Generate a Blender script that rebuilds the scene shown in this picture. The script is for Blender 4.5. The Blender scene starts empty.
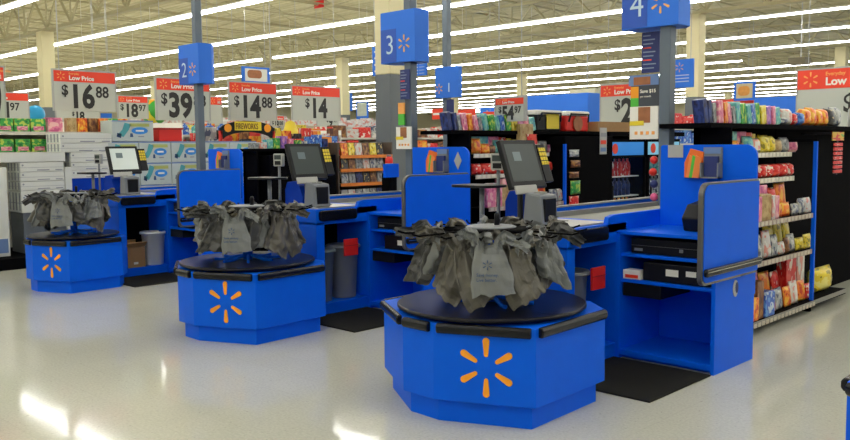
import bpy, bmesh, math, random
from mathutils import Vector, Matrix, noise
random.seed(7)
C = bpy.context.scene.collection
PI = math.pi
S = bpy.context.scene

# ------------------------------------------------------------------ camera (solved from the two vanishing points)
HC = 1.65
F = 846.49
def _d(px, py):
    v = Vector((px-425, 220-py, -F)); v.normalize(); return v
_X = -_d(-450, 155); _Y = _d(1250, 138); _Z = _X.cross(_Y)
RM = Matrix((_X, _Y, _Z))
cam = bpy.data.cameras.new('camera'); co = bpy.data.objects.new('camera', cam); C.objects.link(co)
cam.sensor_width = 36; cam.lens = F*36/850; cam.clip_end = 300; cam.clip_start = .05
m4 = RM.to_4x4(); m4.translation = Vector((0, 0, HC)); co.matrix_world = m4
S.camera = co
def at(px, py, ax, val):
    r = RM @ _d(px, py); o = Vector((0, 0, HC)); t = (val-o[ax])/r[ax]; return o+r*t

# ------------------------------------------------------------------ materials
MATS = {}
def mat(name, col, rough=.5, metal=0, spec=.5, emit=None, es=0, nz=0, ns=20, bump=0, bs=40, coat=0, alpha=None, trans=0):
    if name in MATS: return MATS[name]
    m = bpy.data.materials.new(name); m.use_nodes = True
    nt = m.node_tree; b = nt.nodes['Principled BSDF']
    b.inputs['Base Color'].default_value = (*col, 1)
    b.inputs['Roughness'].default_value = rough
    b.inputs['Metallic'].default_value = metal
    b.inputs['Specular IOR Level'].default_value = spec
    b.inputs['Coat Weight'].default_value = coat
    b.inputs['Transmission Weight'].default_value = trans
    if emit: b.inputs['Emission Color'].default_value = (*emit, 1); b.inputs['Emission Strength'].default_value = es
    tc = nt.nodes.new('ShaderNodeTexCoord')
    if nz:
        n = nt.nodes.new('ShaderNodeTexNoise'); n.inputs['Scale'].default_value = ns; n.inputs['Detail'].default_value = 4
        nt.links.new(tc.outputs['Object'], n.inputs['Vector'])
        mr = nt.nodes.new('ShaderNodeMapRange'); mr.inputs[3].default_value = 1-nz; mr.inputs[4].default_value = 1+nz
        nt.links.new(n.outputs['Fac'], mr.inputs[0])
        mx = nt.nodes.new('ShaderNodeVectorMath'); mx.operation = 'SCALE'; mx.inputs[0].default_value = col
        nt.links.new(mr.outputs[0], mx.inputs['Scale']); nt.links.new(mx.outputs[0], b.inputs['Base Color'])
    if bump:
        n = nt.nodes.new('ShaderNodeTexNoise'); n.inputs['Scale'].default_value = bs; n.inputs['Detail'].default_value = 3
        nt.links.new(tc.outputs['Object'], n.inputs['Vector'])
        bp = nt.nodes.new('ShaderNodeBump'); bp.inputs['Strength'].default_value = bump; bp.inputs['Distance'].default_value = .01
        nt.links.new(n.outputs['Fac'], bp.inputs['Height']); nt.links.new(bp.outputs[0], b.inputs['Normal'])
    MATS[name] = m
    return m
def pack_mat(c1, c2, c3=None, scale=3.0, rough=.35):
    """printed packaging: patches of two or three inks"""
    key = 'pack_%s_%s_%s_%s' % (c1, c2, c3, scale)
    if key in MATS: return MATS[key]
    m = bpy.data.materials.new('printed_pack'); m.use_nodes = True
    nt = m.node_tree; b = nt.nodes['Principled BSDF']; b.inputs['Roughness'].default_value = rough
    tc = nt.nodes.new('ShaderNodeTexCoord')
    oi = nt.nodes.new('ShaderNodeObjectInfo')
    ad = nt.nodes.new('ShaderNodeVectorMath'); ad.operation = 'ADD'
    sc = nt.nodes.new('ShaderNodeMath'); sc.operation = 'MULTIPLY'; sc.inputs[1].default_value = 17
    nt.links.new(oi.outputs['Random'], sc.inputs[0]); nt.links.new(tc.outputs['Generated'], ad.inputs[0]); nt.links.new(sc.outputs[0], ad.inputs[1])
    n = nt.nodes.new('ShaderNodeTexNoise'); n.inputs['Scale'].default_value = scale; n.inputs['Detail'].default_value = 1.5
    nt.links.new(ad.outputs[0], n.inputs['Vector'])
    cr = nt.nodes.new('ShaderNodeValToRGB'); cr.color_ramp.interpolation = 'CONSTANT'
    e = cr.color_ramp.elements; e[0].position = 0; e[0].color = (*c2, 1); e[1].position = .44; e[1].color = (*c1, 1)
    if c3: x = e.new(.6); x.color = (*c3, 1)
    nt.links.new(n.outputs['Fac'], cr.inputs[0]); nt.links.new(cr.outputs[0], b.inputs['Base Color'])
    MATS[key] = m
    return m

BLUE = mat('blue_laminate', (.0, .12, .86), .42, spec=.16, nz=.06, ns=6, bump=.02, bs=150)
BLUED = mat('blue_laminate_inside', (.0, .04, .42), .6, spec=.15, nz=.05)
SIGNB = mat('sign_blue', (.04, .19, .78), .5, spec=.2, nz=.04, ns=4)
PANELB = mat('sign_blue_panel', (.012, .085, .5), .45)
NAVY = mat('navy_board', (.015, .03, .16), .5)
ORNG = mat('emblem_orange', (.95, .36, .01), .45)
BLACK = mat('black_plastic', (.008, .009, .012), .4, spec=.25, nz=.1)
BLACKM = mat('black_steel', (.003, .003, .004), .85, spec=.04, nz=.15, ns=5)
RUB = mat('black_rubber', (.005, .006, .010), .26, spec=.3, bump=.08, bs=30)
DISC = mat('black_turntable', (.005, .005, .010), .3, spec=.25, nz=.1, ns=8)
MATF = mat('floor_mat_rubber', (.02, .02, .018), .9, spec=.08, bump=.4, bs=120)
GREYM = mat('grey_paint', (.115, .15, .19), .5, nz=.05, ns=4)
GREYP = mat('grey_plastic', (.2, .22, .25), .45)
GREYL = mat('light_grey_plastic', (.42, .43, .42), .45)
STEEL = mat('brushed_steel', (.5, .5, .46), .32, .8, bump=.05, bs=80)
HILITE = mat('highlight_metal', (.55, .53, .48), .2, 1)
DKMET = mat('dark_edge_metal', (.16, .16, .16), .35, .6)
BELT = mat('belt_rubber', (.25, .25, .21), .5, nz=.08)
BAG = mat('grey_bag_film', (.11, .105, .092), .38, nz=.25, ns=9, bump=.3, bs=28)
BAG2 = mat('dark_bag_film', (.05, .052, .054), .38, nz=.3, ns=9, bump=.3, bs=28)
BAG3 = mat('pale_bag_film', (.19, .205, .215), .38, nz=.2, ns=9, bump=.3, bs=28)
INKB = mat('blue_bag_ink', (.05, .09, .2), .5)
RED = mat('sign_red', (.88, .055, .02), .45)
REDP = mat('red_plastic', (.75, .02, .015), .4)
SIGNW = mat('sign_board', (.52, .55, .50), .5)
WHITE = mat('white_print', (.85, .84, .78), .5)
INK = mat('black_ink', (.02, .02, .02), .5)
ORL = mat('pale_orange_print', (.95, .42, .1), .5)
CREAM = mat('cream_paint', (.72, .66, .40), .6, nz=.05, ns=2)
CARD = mat('cardboard', (.36, .21, .09), .8, nz=.12)
SCREEN = mat('dark_screen', (.03, .04, .04), .3, spec=.3, emit=(.35, .45, .42), es=.02)
SCREENL = mat('bright_screen', (.4, .45, .42), .2, emit=(.6, .68, .62), es=.2)
YEL = mat('yellow_print', (.8, .62, .03), .45)
CARTON = mat('white_carton', (.70, .72, .68), .7, nz=.06, ns=3)
CARTB = mat('carton_blue_print', (.15, .25, .5), .6)
CARTD = mat('carton_grey_print', (.28, .3, .34), .7)
STRIP = mat('shelf_strip', (.6, .58, .52), .5)
TAG = mat('price_tag', (.75, .72, .62), .5)
TAGR = mat('tag_shadow_print', (.2, .12, .1), .5)
GREENP = mat('green_print', (.08, .5, .05), .45)
BROWN = mat('brown_photo_print', (.35, .13, .05), .5, nz=.4, ns=12)
ORSHELF = mat('orange_shelf', (.75, .22, .03), .5)

# ------------------------------------------------------------------ mesh builder
class MB:
    def __init__(s): s.bm = bmesh.new(); s.mats = []
    def _mi(s, m):
        if m is None: return 0
        if m not in s.mats: s.mats.append(m)
        return s.mats.index(m)
    def box(s, x0, x1, y0, y1, z0, z1, m=None):
        i = s._mi(m); v = [s.bm.verts.new((x, y, z)) for z in (z0, z1) for y in (y0, y1) for x in (x0, x1)]
        for q in ((0, 2, 3, 1), (4, 5, 7, 6), (0, 1, 5, 4), (2, 6, 7, 3), (0, 4, 6, 2), (1, 3, 7, 5)):
            f = s.bm.faces.new([v[k] for k in q]); f.material_index = i
        return s
    def obox(s, c, ux, uy, uz, m=None):
        "oriented box: centre and three half-axis vectors"
        i = s._mi(m); c = Vector(c); ux = Vector(ux); uy = Vector(uy); uz = Vector(uz)
        v = [s.bm.verts.new(c+ux*a+uy*b+uz*d) for d in (-1, 1) for b in (-1, 1) for a in (-1, 1)]
        for q in ((0, 2, 3, 1), (4, 5, 7, 6), (0, 1, 5, 4), (2, 6, 7, 3), (0, 4, 6, 2), (1, 3, 7, 5)):
            f = s.bm.faces.new([v[k] for k in q]); f.material_index = i
        return s
    def prism(s, pts, d0, d1, axis=2, m=None):
        "polygon extruded along axis; pts are the two other coordinates in order"
        i = s._mi(m)
        def P(p, d):
            if axis == 2: return (p[0], p[1], d)
            if axis == 1: return (p[0], d, p[1])
            return (d, p[0], p[1])
        a = [s.bm.verts.new(P(p, d0)) for p in pts]; b = [s.bm.verts.new(P(p, d1)) for p in pts]
        n = len(pts)
        for f in (a[::-1], b): s.bm.faces.new(f).material_index = i
        for k in range(n): s.bm.faces.new((a[k], a[(k+1) % n], b[(k+1) % n], b[k])).material_index = i
        return s
    def tube(s, pts, r, n=8, m=None, cap=True):
        i = s._mi(m); rings = []
        pts = [Vector(p) for p in pts]
        rr = r if isinstance(r, (list, tuple)) else [r]*len(pts)
        for k, p in enumerate(pts):
            t = (pts[min(k+1, len(pts)-1)]-pts[max(k-1, 0)]).normalized()
            a = t.orthogonal().normalized() if k == 0 else (pa - t*pa.dot(t)).normalized()
            pa = a; b = t.cross(a)
            rings.append([s.bm.verts.new(p+(a*math.cos(2*PI*j/n)+b*math.sin(2*PI*j/n))*rr[k]) for j in range(n)])
        for k in range(len(rings)-1):
            for j in range(n):
                f = s.bm.faces.new((rings[k][j], rings[k][(j+1) % n], rings[k+1][(j+1) % n], rings[k+1][j])); f.material_index = i; f.smooth = n > 6
        if cap:
            s.bm.faces.new(rings[0][::-1]).material_index = i; s.bm.faces.new(rings[-1]).material_index = i
        return s
    def lathe(s, prof, n=32, c=(0, 0, 0), m=None, smooth=True):
        i = s._mi(m); rings = []
        for r, z in prof: rings.append([s.bm.verts.new((c[0]+r*math.cos(2*PI*j/n), c[1]+r*math.sin(2*PI*j/n), c[2]+z)) for j in range(n)])
        for k in range(len(rings)-1):
            for j in range(n):
                f = s.bm.faces.new((rings[k][j], rings[k][(j+1) % n], rings[k+1][(j+1) % n], rings[k+1][j])); f.material_index = i; f.smooth = smooth
        s.bm.faces.new(rings[0][::-1]).material_index = i; s.bm.faces.new(rings[-1]).material_index = i
        return s
    def build(s, name, m=None, parent=None, loc=None, bev=0, recalc=True, smooth=False):
        if recalc: bmesh.ops.recalc_face_normals(s.bm, faces=s.bm.faces)
        me = bpy.data.meshes.new(name); s.bm.to_mesh(me); s.bm.free()
        if smooth:
            for p in me.polygons: p.use_smooth = True
        ms = s.mats if s.mats else [m]
        for q in ms: me.materials.append(q if q else m)
        o = bpy.data.objects.new(name, me); C.objects.link(o)
        if loc is not None: o.location = loc
        if parent: o.parent = parent
        if bev:
            b = o.modifiers.new('bevel', 'BEVEL'); b.width = bev; b.segments = 2; b.limit_method = 'ANGLE'; b.angle_limit = .6
        return o
def LW(s):
    for a, b in (('lane 1', 'lane one'), ('lane 2', 'lane two'), ('lane 3', 'lane three'), ('lane 4', 'lane four'), ('lanes 2 and 3', 'lanes two and three'), ('lane 5', 'lane five')): s = s.replace(a, b)
    return s
def tag(o, label=None, cat=None, group=None, kind=None):
    if label: o['label'] = LW(label)
    if cat: o['category'] = cat
    if group: o['group'] = LW(group)
    if kind: o['kind'] = kind
    return o
def thing(name, label, cat, loc=(0, 0, 0), rz=0, group=None):
    o = bpy.data.objects.new(name, None); C.objects.link(o); o.location = loc; o.rotation_euler = (0, 0, rz)
    o.empty_display_size = .1
    return tag(o, label, cat, group)
def struct(o): o['kind'] = 'structure'; return o
def obj_mesh(name, me, parent=None, loc=(0, 0, 0), rot=(0, 0, 0), scale=(1, 1, 1)):
    o = bpy.data.objects.new(name, me); C.objects.link(o); o.location = loc; o.rotation_euler = rot; o.scale = scale
    if parent: o.parent = parent
    return o
def rrect(a0, a1, b0, b1, rs, n=6):
    "rounded rectangle, rs radii for corners (a0b0, a1b0, a1b1, a0b1)"
    out = []
    for (ca, cb, sa, sb, st), r in zip(((a0, b0, 1, 1, PI), (a1, b0, -1, 1, 1.5*PI), (a1, b1, -1, -1, 0), (a0, b1, 1, -1, .5*PI)), rs):
        if r <= 0: out.append((ca, cb)); continue
        for k in range(n+1):
            t = st+k*PI/2/n; out.append((ca+sa*r+r*math.cos(t), cb+sb*r+r*math.sin(t)))
    return out
_TX = {}
def text(body, size, m, parent, loc, rot, bold=0.0, sx=1.0, align='LEFT', name='lettering', ext=.0015):
    """lettering as a mesh; rot 'y' reads from -Y side (faces -Y), 'x' faces +X"""
    key = (body, size, m.name, bold, align, ext)
    if key not in _TX:
        cu = bpy.data.curves.new('t', 'FONT'); cu.body = body; cu.size = size; cu.offset = bold*size; cu.extrude = ext; cu.align_x = align; cu.resolution_u = 3
        to = bpy.data.objects.new('t', cu); C.objects.link(to)
        dg = bpy.context.evaluated_depsgraph_get(); me = bpy.data.meshes.new_from_object(to.evaluated_get(dg))
        me.name = name; bpy.data.objects.remove(to); bpy.data.curves.remove(cu)
        me.materials.clear(); me.materials.append(m); _TX[key] = me
    o = bpy.data.objects.new(name, _TX[key]); C.objects.link(o); o.parent = parent; o.location = loc
    o.rotation_euler = {'y': (PI/2, 0, 0), 'x': (PI/2, 0, PI/2)}.get(rot, rot)
    o.scale = (sx, 1, 1)
    return o
def spark(parent, loc, rot, R_, m=ORNG, name='starburst_emblem', ext=.002, k0=.36, w=.115):
    key = ('spark', m.name)
    if key not in _TX:
        b = MB()
        for k in range(6):
            a = PI/2+k*PI/3; ux = (math.cos(a), math.sin(a)); uy = (-ux[1], ux[0]); pts = []
            for (r0, rad, st) in ((1-w, w, -PI/2), (k0+w*.6, w*.62, PI/2)):
                for q in range(7):
                    t = st+q*PI/6; l = r0+rad*math.cos(t); s_ = rad*math.sin(t)
                    pts.append((ux[0]*l+uy[0]*s_, ux[1]*l+uy[1]*s_))
            b.prism(pts, -.5, .5)
        bmesh.ops.recalc_face_normals(b.bm, faces=b.bm.faces)
        me = bpy.data.meshes.new(name); b.bm.to_mesh(me); b.bm.free(); me.materials.append(m); _TX[key] = me
    o = bpy.data.objects.new(name, _TX[key]); C.objects.link(o); o.parent = parent; o.location = loc
    o.rotation_euler = {'y': (PI/2, 0, 0), 'x': (PI/2, 0, PI/2)}.get(rot, rot)
    o.scale = (R_, R_, ext*2)
    return o

# ------------------------------------------------------------------ the building
def floor_mat():
    m = bpy.data.materials.new('polished_vinyl_floor'); m.use_nodes = True
    nt = m.node_tree; b = nt.nodes['Principled BSDF']; L = nt.links.new
    tc = nt.nodes.new('ShaderNodeTexCoord')
    br = nt.nodes.new('ShaderNodeTexBrick'); br.offset = 0; br.inputs['Scale'].default_value = 1; br.inputs['Brick Width'].default_value = .305; br.inputs['Row Height'].default_value = .305
    br.inputs['Mortar Size'].default_value = .0022; br.inputs['Color1'].default_value = (.60, .605, .53, 1); br.inputs['Color2'].default_value = (.585, .59, .515, 1); br.inputs['Mortar'].default_value = (.55, .555, .48, 1)
    L(tc.outputs['Object'], br.inputs['Vector'])
    n = nt.nodes.new('ShaderNodeTexNoise'); n.inputs['Scale'].default_value = 60; n.inputs['Detail'].default_value = 5; L(tc.outputs['Object'], n.inputs['Vector'])
    mr = nt.nodes.new('ShaderNodeMapRange'); mr.inputs[1].default_value = .3; mr.inputs[2].default_value = .7; mr.inputs[3].default_value = .9; mr.inputs[4].default_value = 1.08; L(n.outputs['Fac'], mr.inputs[0])
    n2 = nt.nodes.new('ShaderNodeTexNoise'); n2.inputs['Scale'].default_value = 38; n2.inputs['Detail'].default_value = 2; L(tc.outputs['Object'], n2.inputs['Vector'])
    m2 = nt.nodes.new('ShaderNodeMapRange'); m2.inputs[1].default_value = .28; m2.inputs[2].default_value = .33; m2.inputs[3].default_value = .78; m2.inputs[4].default_value = 1; L(n2.outputs['Fac'], m2.inputs[0])
    mu = nt.nodes.new('ShaderNodeMath'); mu.operation = 'MULTIPLY'; L(mr.outputs[0], mu.inputs[0]); L(m2.outputs[0], mu.inputs[1])
    vs = nt.nodes.new('ShaderNodeVectorMath'); vs.operation = 'SCALE'; L(br.outputs[0], vs.inputs[0]); L(mu.outputs[0], vs.inputs['Scale']); L(vs.outputs[0], b.inputs['Base Color'])
    n3 = nt.nodes.new('ShaderNodeTexNoise'); n3.inputs['Scale'].default_value = 1.7; n3.inputs['Detail'].default_value = 6; L(tc.outputs['Object'], n3.inputs['Vector'])
    m3 = nt.nodes.new('ShaderNodeMapRange'); m3.inputs[3].default_value = .05; m3.inputs[4].default_value = .12; L(n3.outputs['Fac'], m3.inputs[0]); L(m3.outputs[0], b.inputs['Roughness'])
    n4 = nt.nodes.new('ShaderNodeTexNoise'); n4.inputs['Scale'].default_value = 3.2; n4.inputs['Detail'].default_value = 3; L(tc.outputs['Object'], n4.inputs['Vector'])
    bp = nt.nodes.new('ShaderNodeBump'); bp.inputs['Strength'].default_value = .07; bp.inputs['Distance'].default_value = .012; L(n4.outputs['Fac'], bp.inputs['Height']); L(bp.outputs[0], b.inputs['Normal'])
    b.inputs['Specular IOR Level'].default_value = .5
    return m
X0, X1, Y0, Y1, ZC = -75, 22, -14, 82, 7.0
struct(MB().box(X0, X1, Y0, Y1, -.1, 0).build('floor', floor_mat()))
def ceil_mat():
    m = bpy.data.materials.new('corrugated_roof_deck'); m.use_nodes = True
    nt = m.node_tree; b = nt.nodes['Principled BSDF']; L = nt.links.new
    b.inputs['Roughness'].default_value = .7
    tc = nt.nodes.new('ShaderNodeTexCoord')
    w = nt.nodes.new('ShaderNodeTexWave'); w.bands_direction = 'Y'; w.inputs['Scale'].default_value = 1.05; w.inputs['Distortion'].default_value = .15; L(tc.outputs['Object'], w.inputs['Vector'])
    bp = nt.nodes.new('ShaderNodeBump'); bp.inputs['Strength'].default_value = 1; bp.inputs['Distance'].default_value = .05; L(w.outputs['Fac'], bp.inputs['Height']); L(bp.outputs[0], b.inputs['Normal'])
    n = nt.nodes.new('ShaderNodeTexNoise'); n.inputs['Scale'].default_value = 1.3; n.inputs['Detail'].default_value = 4
    mp = nt.nodes.new('ShaderNodeMapping'); mp.inputs['Scale'].default_value = (.35, 3, 1); L(tc.outputs['Object'], mp.inputs[0]); L(mp.outputs[0], n.inputs['Vector'])
    cr = nt.nodes.new('ShaderNodeValToRGB'); e = cr.color_ramp.elements; e[0].position = .35; e[0].color = (.46, .41, .22, 1); e[1].position = .65; e[1].color = (.64, .58, .35, 1)
    L(n.outputs['Fac'], cr.inputs[0]); L(cr.outputs[0], b.inputs['Base Color'])
    return m
struct(MB().box(X0, X1, Y0, Y1, ZC, ZC+.1).build('ceiling', ceil_mat()))
WALLM = mat('wall_paint', (.55, .52, .36), .7, nz=.04, ns=1)
struct(MB().box(X0, X1, Y1, Y1+.1, 0, ZC).build('wall_back', WALLM))
struct(MB().box(X0, X1, Y0-.1, Y0, 0, ZC).build('wall_front', WALLM))
struct(MB().box(X0-.1, X0, Y0, Y1, 0, ZC).build('wall_left', WALLM))
struct(MB().box(X1, X1+.1, Y0, Y1, 0, ZC).build('wall_right', WALLM))
# steel girders over the column lines and bar joists between them
BEAM = mat('joist_paint', (.42, .38, .22), .6)
for gi, gy in enumerate((-1.2, 12, 25.2, 38.4, 51.6, 64.8, 78)):
    b = MB()
    b.box(X0, X1, gy-.1, gy+.1, 5.65, 5.75); b.box(X0, X1, gy-.1, gy+.1, 6.75, 6.85)
    x = X0; k = 0
    while x < X1-1.2:
        za, zb = (5.75, 6.75) if k % 2 == 0 else (6.75, 5.75)
        b.tube([(x, gy, za), (x+.95, gy, zb)], .045, 5)
        if k % 2: b.tube([(x+.95, gy, 5.75), (x+.95, gy, 6.75)], .03, 5)
        x += .95; k += 1
    struct(b.build('beam', BEAM))
for bay in range(6):
    ya = (-1.2, 12, 25.2, 38.4, 51.6, 64.8)[bay]; b = MB()
    x = X0+.8
    while x < X1:
        if True:
            b.box(x-.03, x+.03, ya+.1, ya+13.1, 6.84, 6.9); b.box(x-.025, x+.025, ya+.6, ya+12.6, 6.35, 6.39)
            y = ya+.6; k = 0
            st = 1.5
            if bay > 2: y = 999
            while y < ya+12.5:
                z0_, z1_ = (6.37, 6.87) if k % 2 == 0 else (6.87, 6.37)
                b.tube([(x, y, z0_), (x, y+st, z1_)], .014, 4, cap=False); y += st; k += 1
        x += 2.6
    struct(b.build('beam', BEAM))
# columns: cream above, grey below about 3.1 m
COLG = mat('column_grey', (.13, .15, .165), .6)
for cx_, cy_ in ((-12.6, 12), (-29.6, 12), (-12.6, 25.2), (-29.6, 25.2), (-12.6, 38.4), (-29.6, 38.4), (-46.6, 12), (-46.6, 25.2), (-46.6, 38.4), (-29.6, 51.6), (-46.6, 51.6), (-12.6, 51.6), (-12.6,64.8),(-29.6,64.8),(-46.6,64.8),(4.4, 25.2), (4.4, 38.4), (4.4, 51.6)):
    p = struct(MB().box(-.22, .22, -.22, .22, 3.1, 5.65).build('pillar', CREAM, loc=(cx_, cy_, 0), bev=.02))
    struct(MB().box(-.225, .225, -.225, .225, 0, 3.1).build('pillar_casing', COLG, parent=p, bev=.02))
# ------------------------------------------------------------------ fluorescent rows
TUBE = mat('fluorescent_tube', (1, 1, 1), .4, emit=(1, .99, .96), es=9.5)
HOUS = mat('lamp_housing', (.75, .74, .66), .5)
ordn = ['first', 'second', 'third', 'fourth', 'fifth', 'sixth', 'seventh', 'eighth', 'ninth', 'tenth', 'eleventh', 'twelfth', 'thirteenth', 'fourteenth', 'fifteenth', 'sixteenth', 'seventeenth', 'eighteenth', 'nineteenth', 'twentieth', 'twenty-first', 'twenty-second', 'twenty-third', 'twenty-fourth', 'twenty-fifth']
ZL = 5.54
for k in range(-4, 16):
    y = 8.95+4.4*k
    segs = [(-70, 18)]
    if k == 7: segs = [(-70, -17.5)]
    if k == 8: segs = [(-70, -14)]
    if k in (3, 5): segs = [(-70, -37), (-36, -31.5), (-30.6, 18)] if k == 3 else [(-70, -41), (-40, -33), (-32, 18)]
    if k < 0: segs = [(-30, 14)]
    t = thing('fluorescent_strip', ('continuous white fluorescent strip under the ceiling, %s row counted from the shopper\'s end' % ordn[k+4]), 'ceiling light', (0, y, ZL), group='rows of fluorescent strips')
    for a, e in segs:
        b = MB(); hw = .07 if k < 4 else .05 if k < 9 else .035; hh = .04 if k < 4 else .025 if k < 9 else .018
        x = a
        while x < e-.3:
            x2 = min(x+2.44, e); b.box(x+.03, x2-.03, -hw, hw, -hh, .03); x = x2
        b.build('tube', TUBE, t)
        hb = MB().box(a, e, -.06, .06, .03, .08)
        x = a+1.2
        while x < e:
            hb.box(x-.006, x+.006, -.006, .006, .09, ZC-ZL); x += 4.88
        hb.build('housing', HOUS, t)
# ------------------------------------------------------------------ bagging carousels
POLY = [(-.70, -.30), (-.21, -.60), (.06, -.61), (.622, -.352), (.592, .42), (.36, .60), (-.42, .60), (-.70, .40)]
def inset(poly, d):
    n = len(poly); out = []
    for i in range(n):
        p0 = Vector(poly[i-1]); p = Vector(poly[i]); p1 = Vector(poly[(i+1) % n])
        e0 = (p-p0).normalized(); e1 = (p1-p).normalized()
        n0 = Vector((-e0.y, e0.x)); n1 = Vector((-e1.y, e1.x))
        bi = (n0+n1); bi = bi/(1+n0.dot(n1)); q = p+bi*d; out.append((q.x, q.y))
    return out
def bag_mesh(seed, m, prt=False):
    """one flattened carrier bag, narrow where its handles leave it and flared towards an uneven bottom edge, with sharp creases"""
    rnd = random.Random(seed*13+5); b = MB(); bm = b.bm
    NU, NV = 40, 16; ph = rnd.uniform(0, 6); ph2 = rnd.uniform(0, 6); Hh = rnd.uniform(.24, .37) if not prt else .32
    sway = rnd.uniform(-.13, .13) if not prt else .03; tw = rnd.uniform(-.6, .6)*(0 if prt else 1); skew = rnd.uniform(-.07, .07) if not prt else .02
    tri = lambda t: abs((t/PI) % 2-1)*2-1
    rows = []; wb = rnd.uniform(.10, .15) if not prt else .13
    for j in range(NV+1):
        v = j/NV; ww = .06+(wb-.06)*min(1, v*1.3)**.7; tt = .010+.018*math.sin(min(1, v)*PI*.8)
        r = []
        for i in range(NU):
            a = 2*PI*i/NU; ca, sa = math.cos(a), math.sin(a)
            cx_ = 2/PI*math.asin(ca); sx_ = math.copysign(abs(sa)**.5, sa)
            x = ww*cx_
            am = (1.0 if not prt else .35)
            fold = am*(.020*tri(cx_*(5.5-1.5*v)+ph)+.010*tri(cx_*9+ph2+2*v))*(1.15-.5*v)
            nn = noise.noise(Vector((x*16+seed*3.1, seed, v*6)))*.022*am
            y = tt*sx_+fold+nn
            x *= 1+.12*noise.noise(Vector((seed, v*4, ca*.8)))
            xx = x*math.cos(tw*v)-y*math.sin(tw*v)+sway*v*v; yy = x*math.sin(tw*v)+y*math.cos(tw*v)-.04*v
            z = -Hh*v+skew*cx_*v+.03*noise.noise(Vector((cx_*3, seed*1.7, 0)))*v
            if j < 2: z -= (.05-.02*j)*(1-abs(cx_))
            r.append(bm.verts.new((xx, yy, z)))
        rows.append(r)
    for j in range(NV):
        for i in range(NU):
            bm.faces.new((rows[j][i], rows[j+1][i], rows[j+1][(i+1) % NU], rows[j][(i+1) % NU]))
    bm.faces.new(rows[-1]); bm.faces.new(rows[0][::-1])
    bmesh.ops.recalc_face_normals(bm, faces=bm.faces)
    me = bpy.data.meshes.new('bag_body'); bm.to_mesh(me); bm.free(); me.materials.append(m)
    return me
def strap_mesh(seed, side, m):
    "a carrier handle: a creased ribbon from the top corner of the bag over the wire arm, with a loose flicked end"
    rnd = random.Random(seed*7+side); b = MB(); bm = b.bm
    e = rnd.uniform(-.04, .07); up = rnd.uniform(-.05, .06)
    P = [Vector((side*.045, 0, -.09)), Vector((side*.06, -.015, -.02)), Vector((side*(.10), -.03, .035)), Vector((side*(.14+e*.4), -.06, .02+up*.5)), Vector((side*(.18+e), -.10, -.01+up))]
    pts = []
    for k in range(len(P)-1):
        for q in range(4): pts.append(P[k].lerp(P[k+1], q/4))
    pts.append(P[-1]); rows = []
    for k, p in enumerate(pts):
        s_ = k/(len(pts)-1); w = .030+.010*math.sin(s_*PI)+rnd.uniform(-.003, .003)
        t = (pts[min(k+1, len(pts)-1)]-pts[max(k-1, 0)]).normalized(); up_ = Vector((0, -.35, 1)); nrm = (up_-t*up_.dot(t)).normalized(); sd = t.cross(nrm)
        r = []
        for q in range(5):
            a = (q/4-.5)*2; h = .014*(1 if q % 2 else -1)*math.cos(k*.5+seed)
            r.append(bm.verts.new(p+nrm*a*w+sd*h))
        rows.append(r)
    for k in range(len(rows)-1):
        for q in range(4):
            bm.faces.new((rows[k][q], rows[k][q+1], rows[k+1][q+1], rows[k+1][q]))
    me = bpy.data.meshes.new('bag_handle'); bm.to_mesh(me); bm.free(); me.materials.append(m)
    return me
BM_ = (BAG, BAG2, BAG3, BAG, BAG2, BAG, BAG3, BAG)
BAGS = [(bag_mesh(i, BM_[i]), strap_mesh(i, -1, BM_[i]), strap_mesh(i, 1, BM_[(i+2) % 8])) for i in range(8)]
PBAG = (bag_mesh(11, BAG3, True), strap_mesh(11, -1, BAG3), strap_mesh(11, 1, BAG3))
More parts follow.
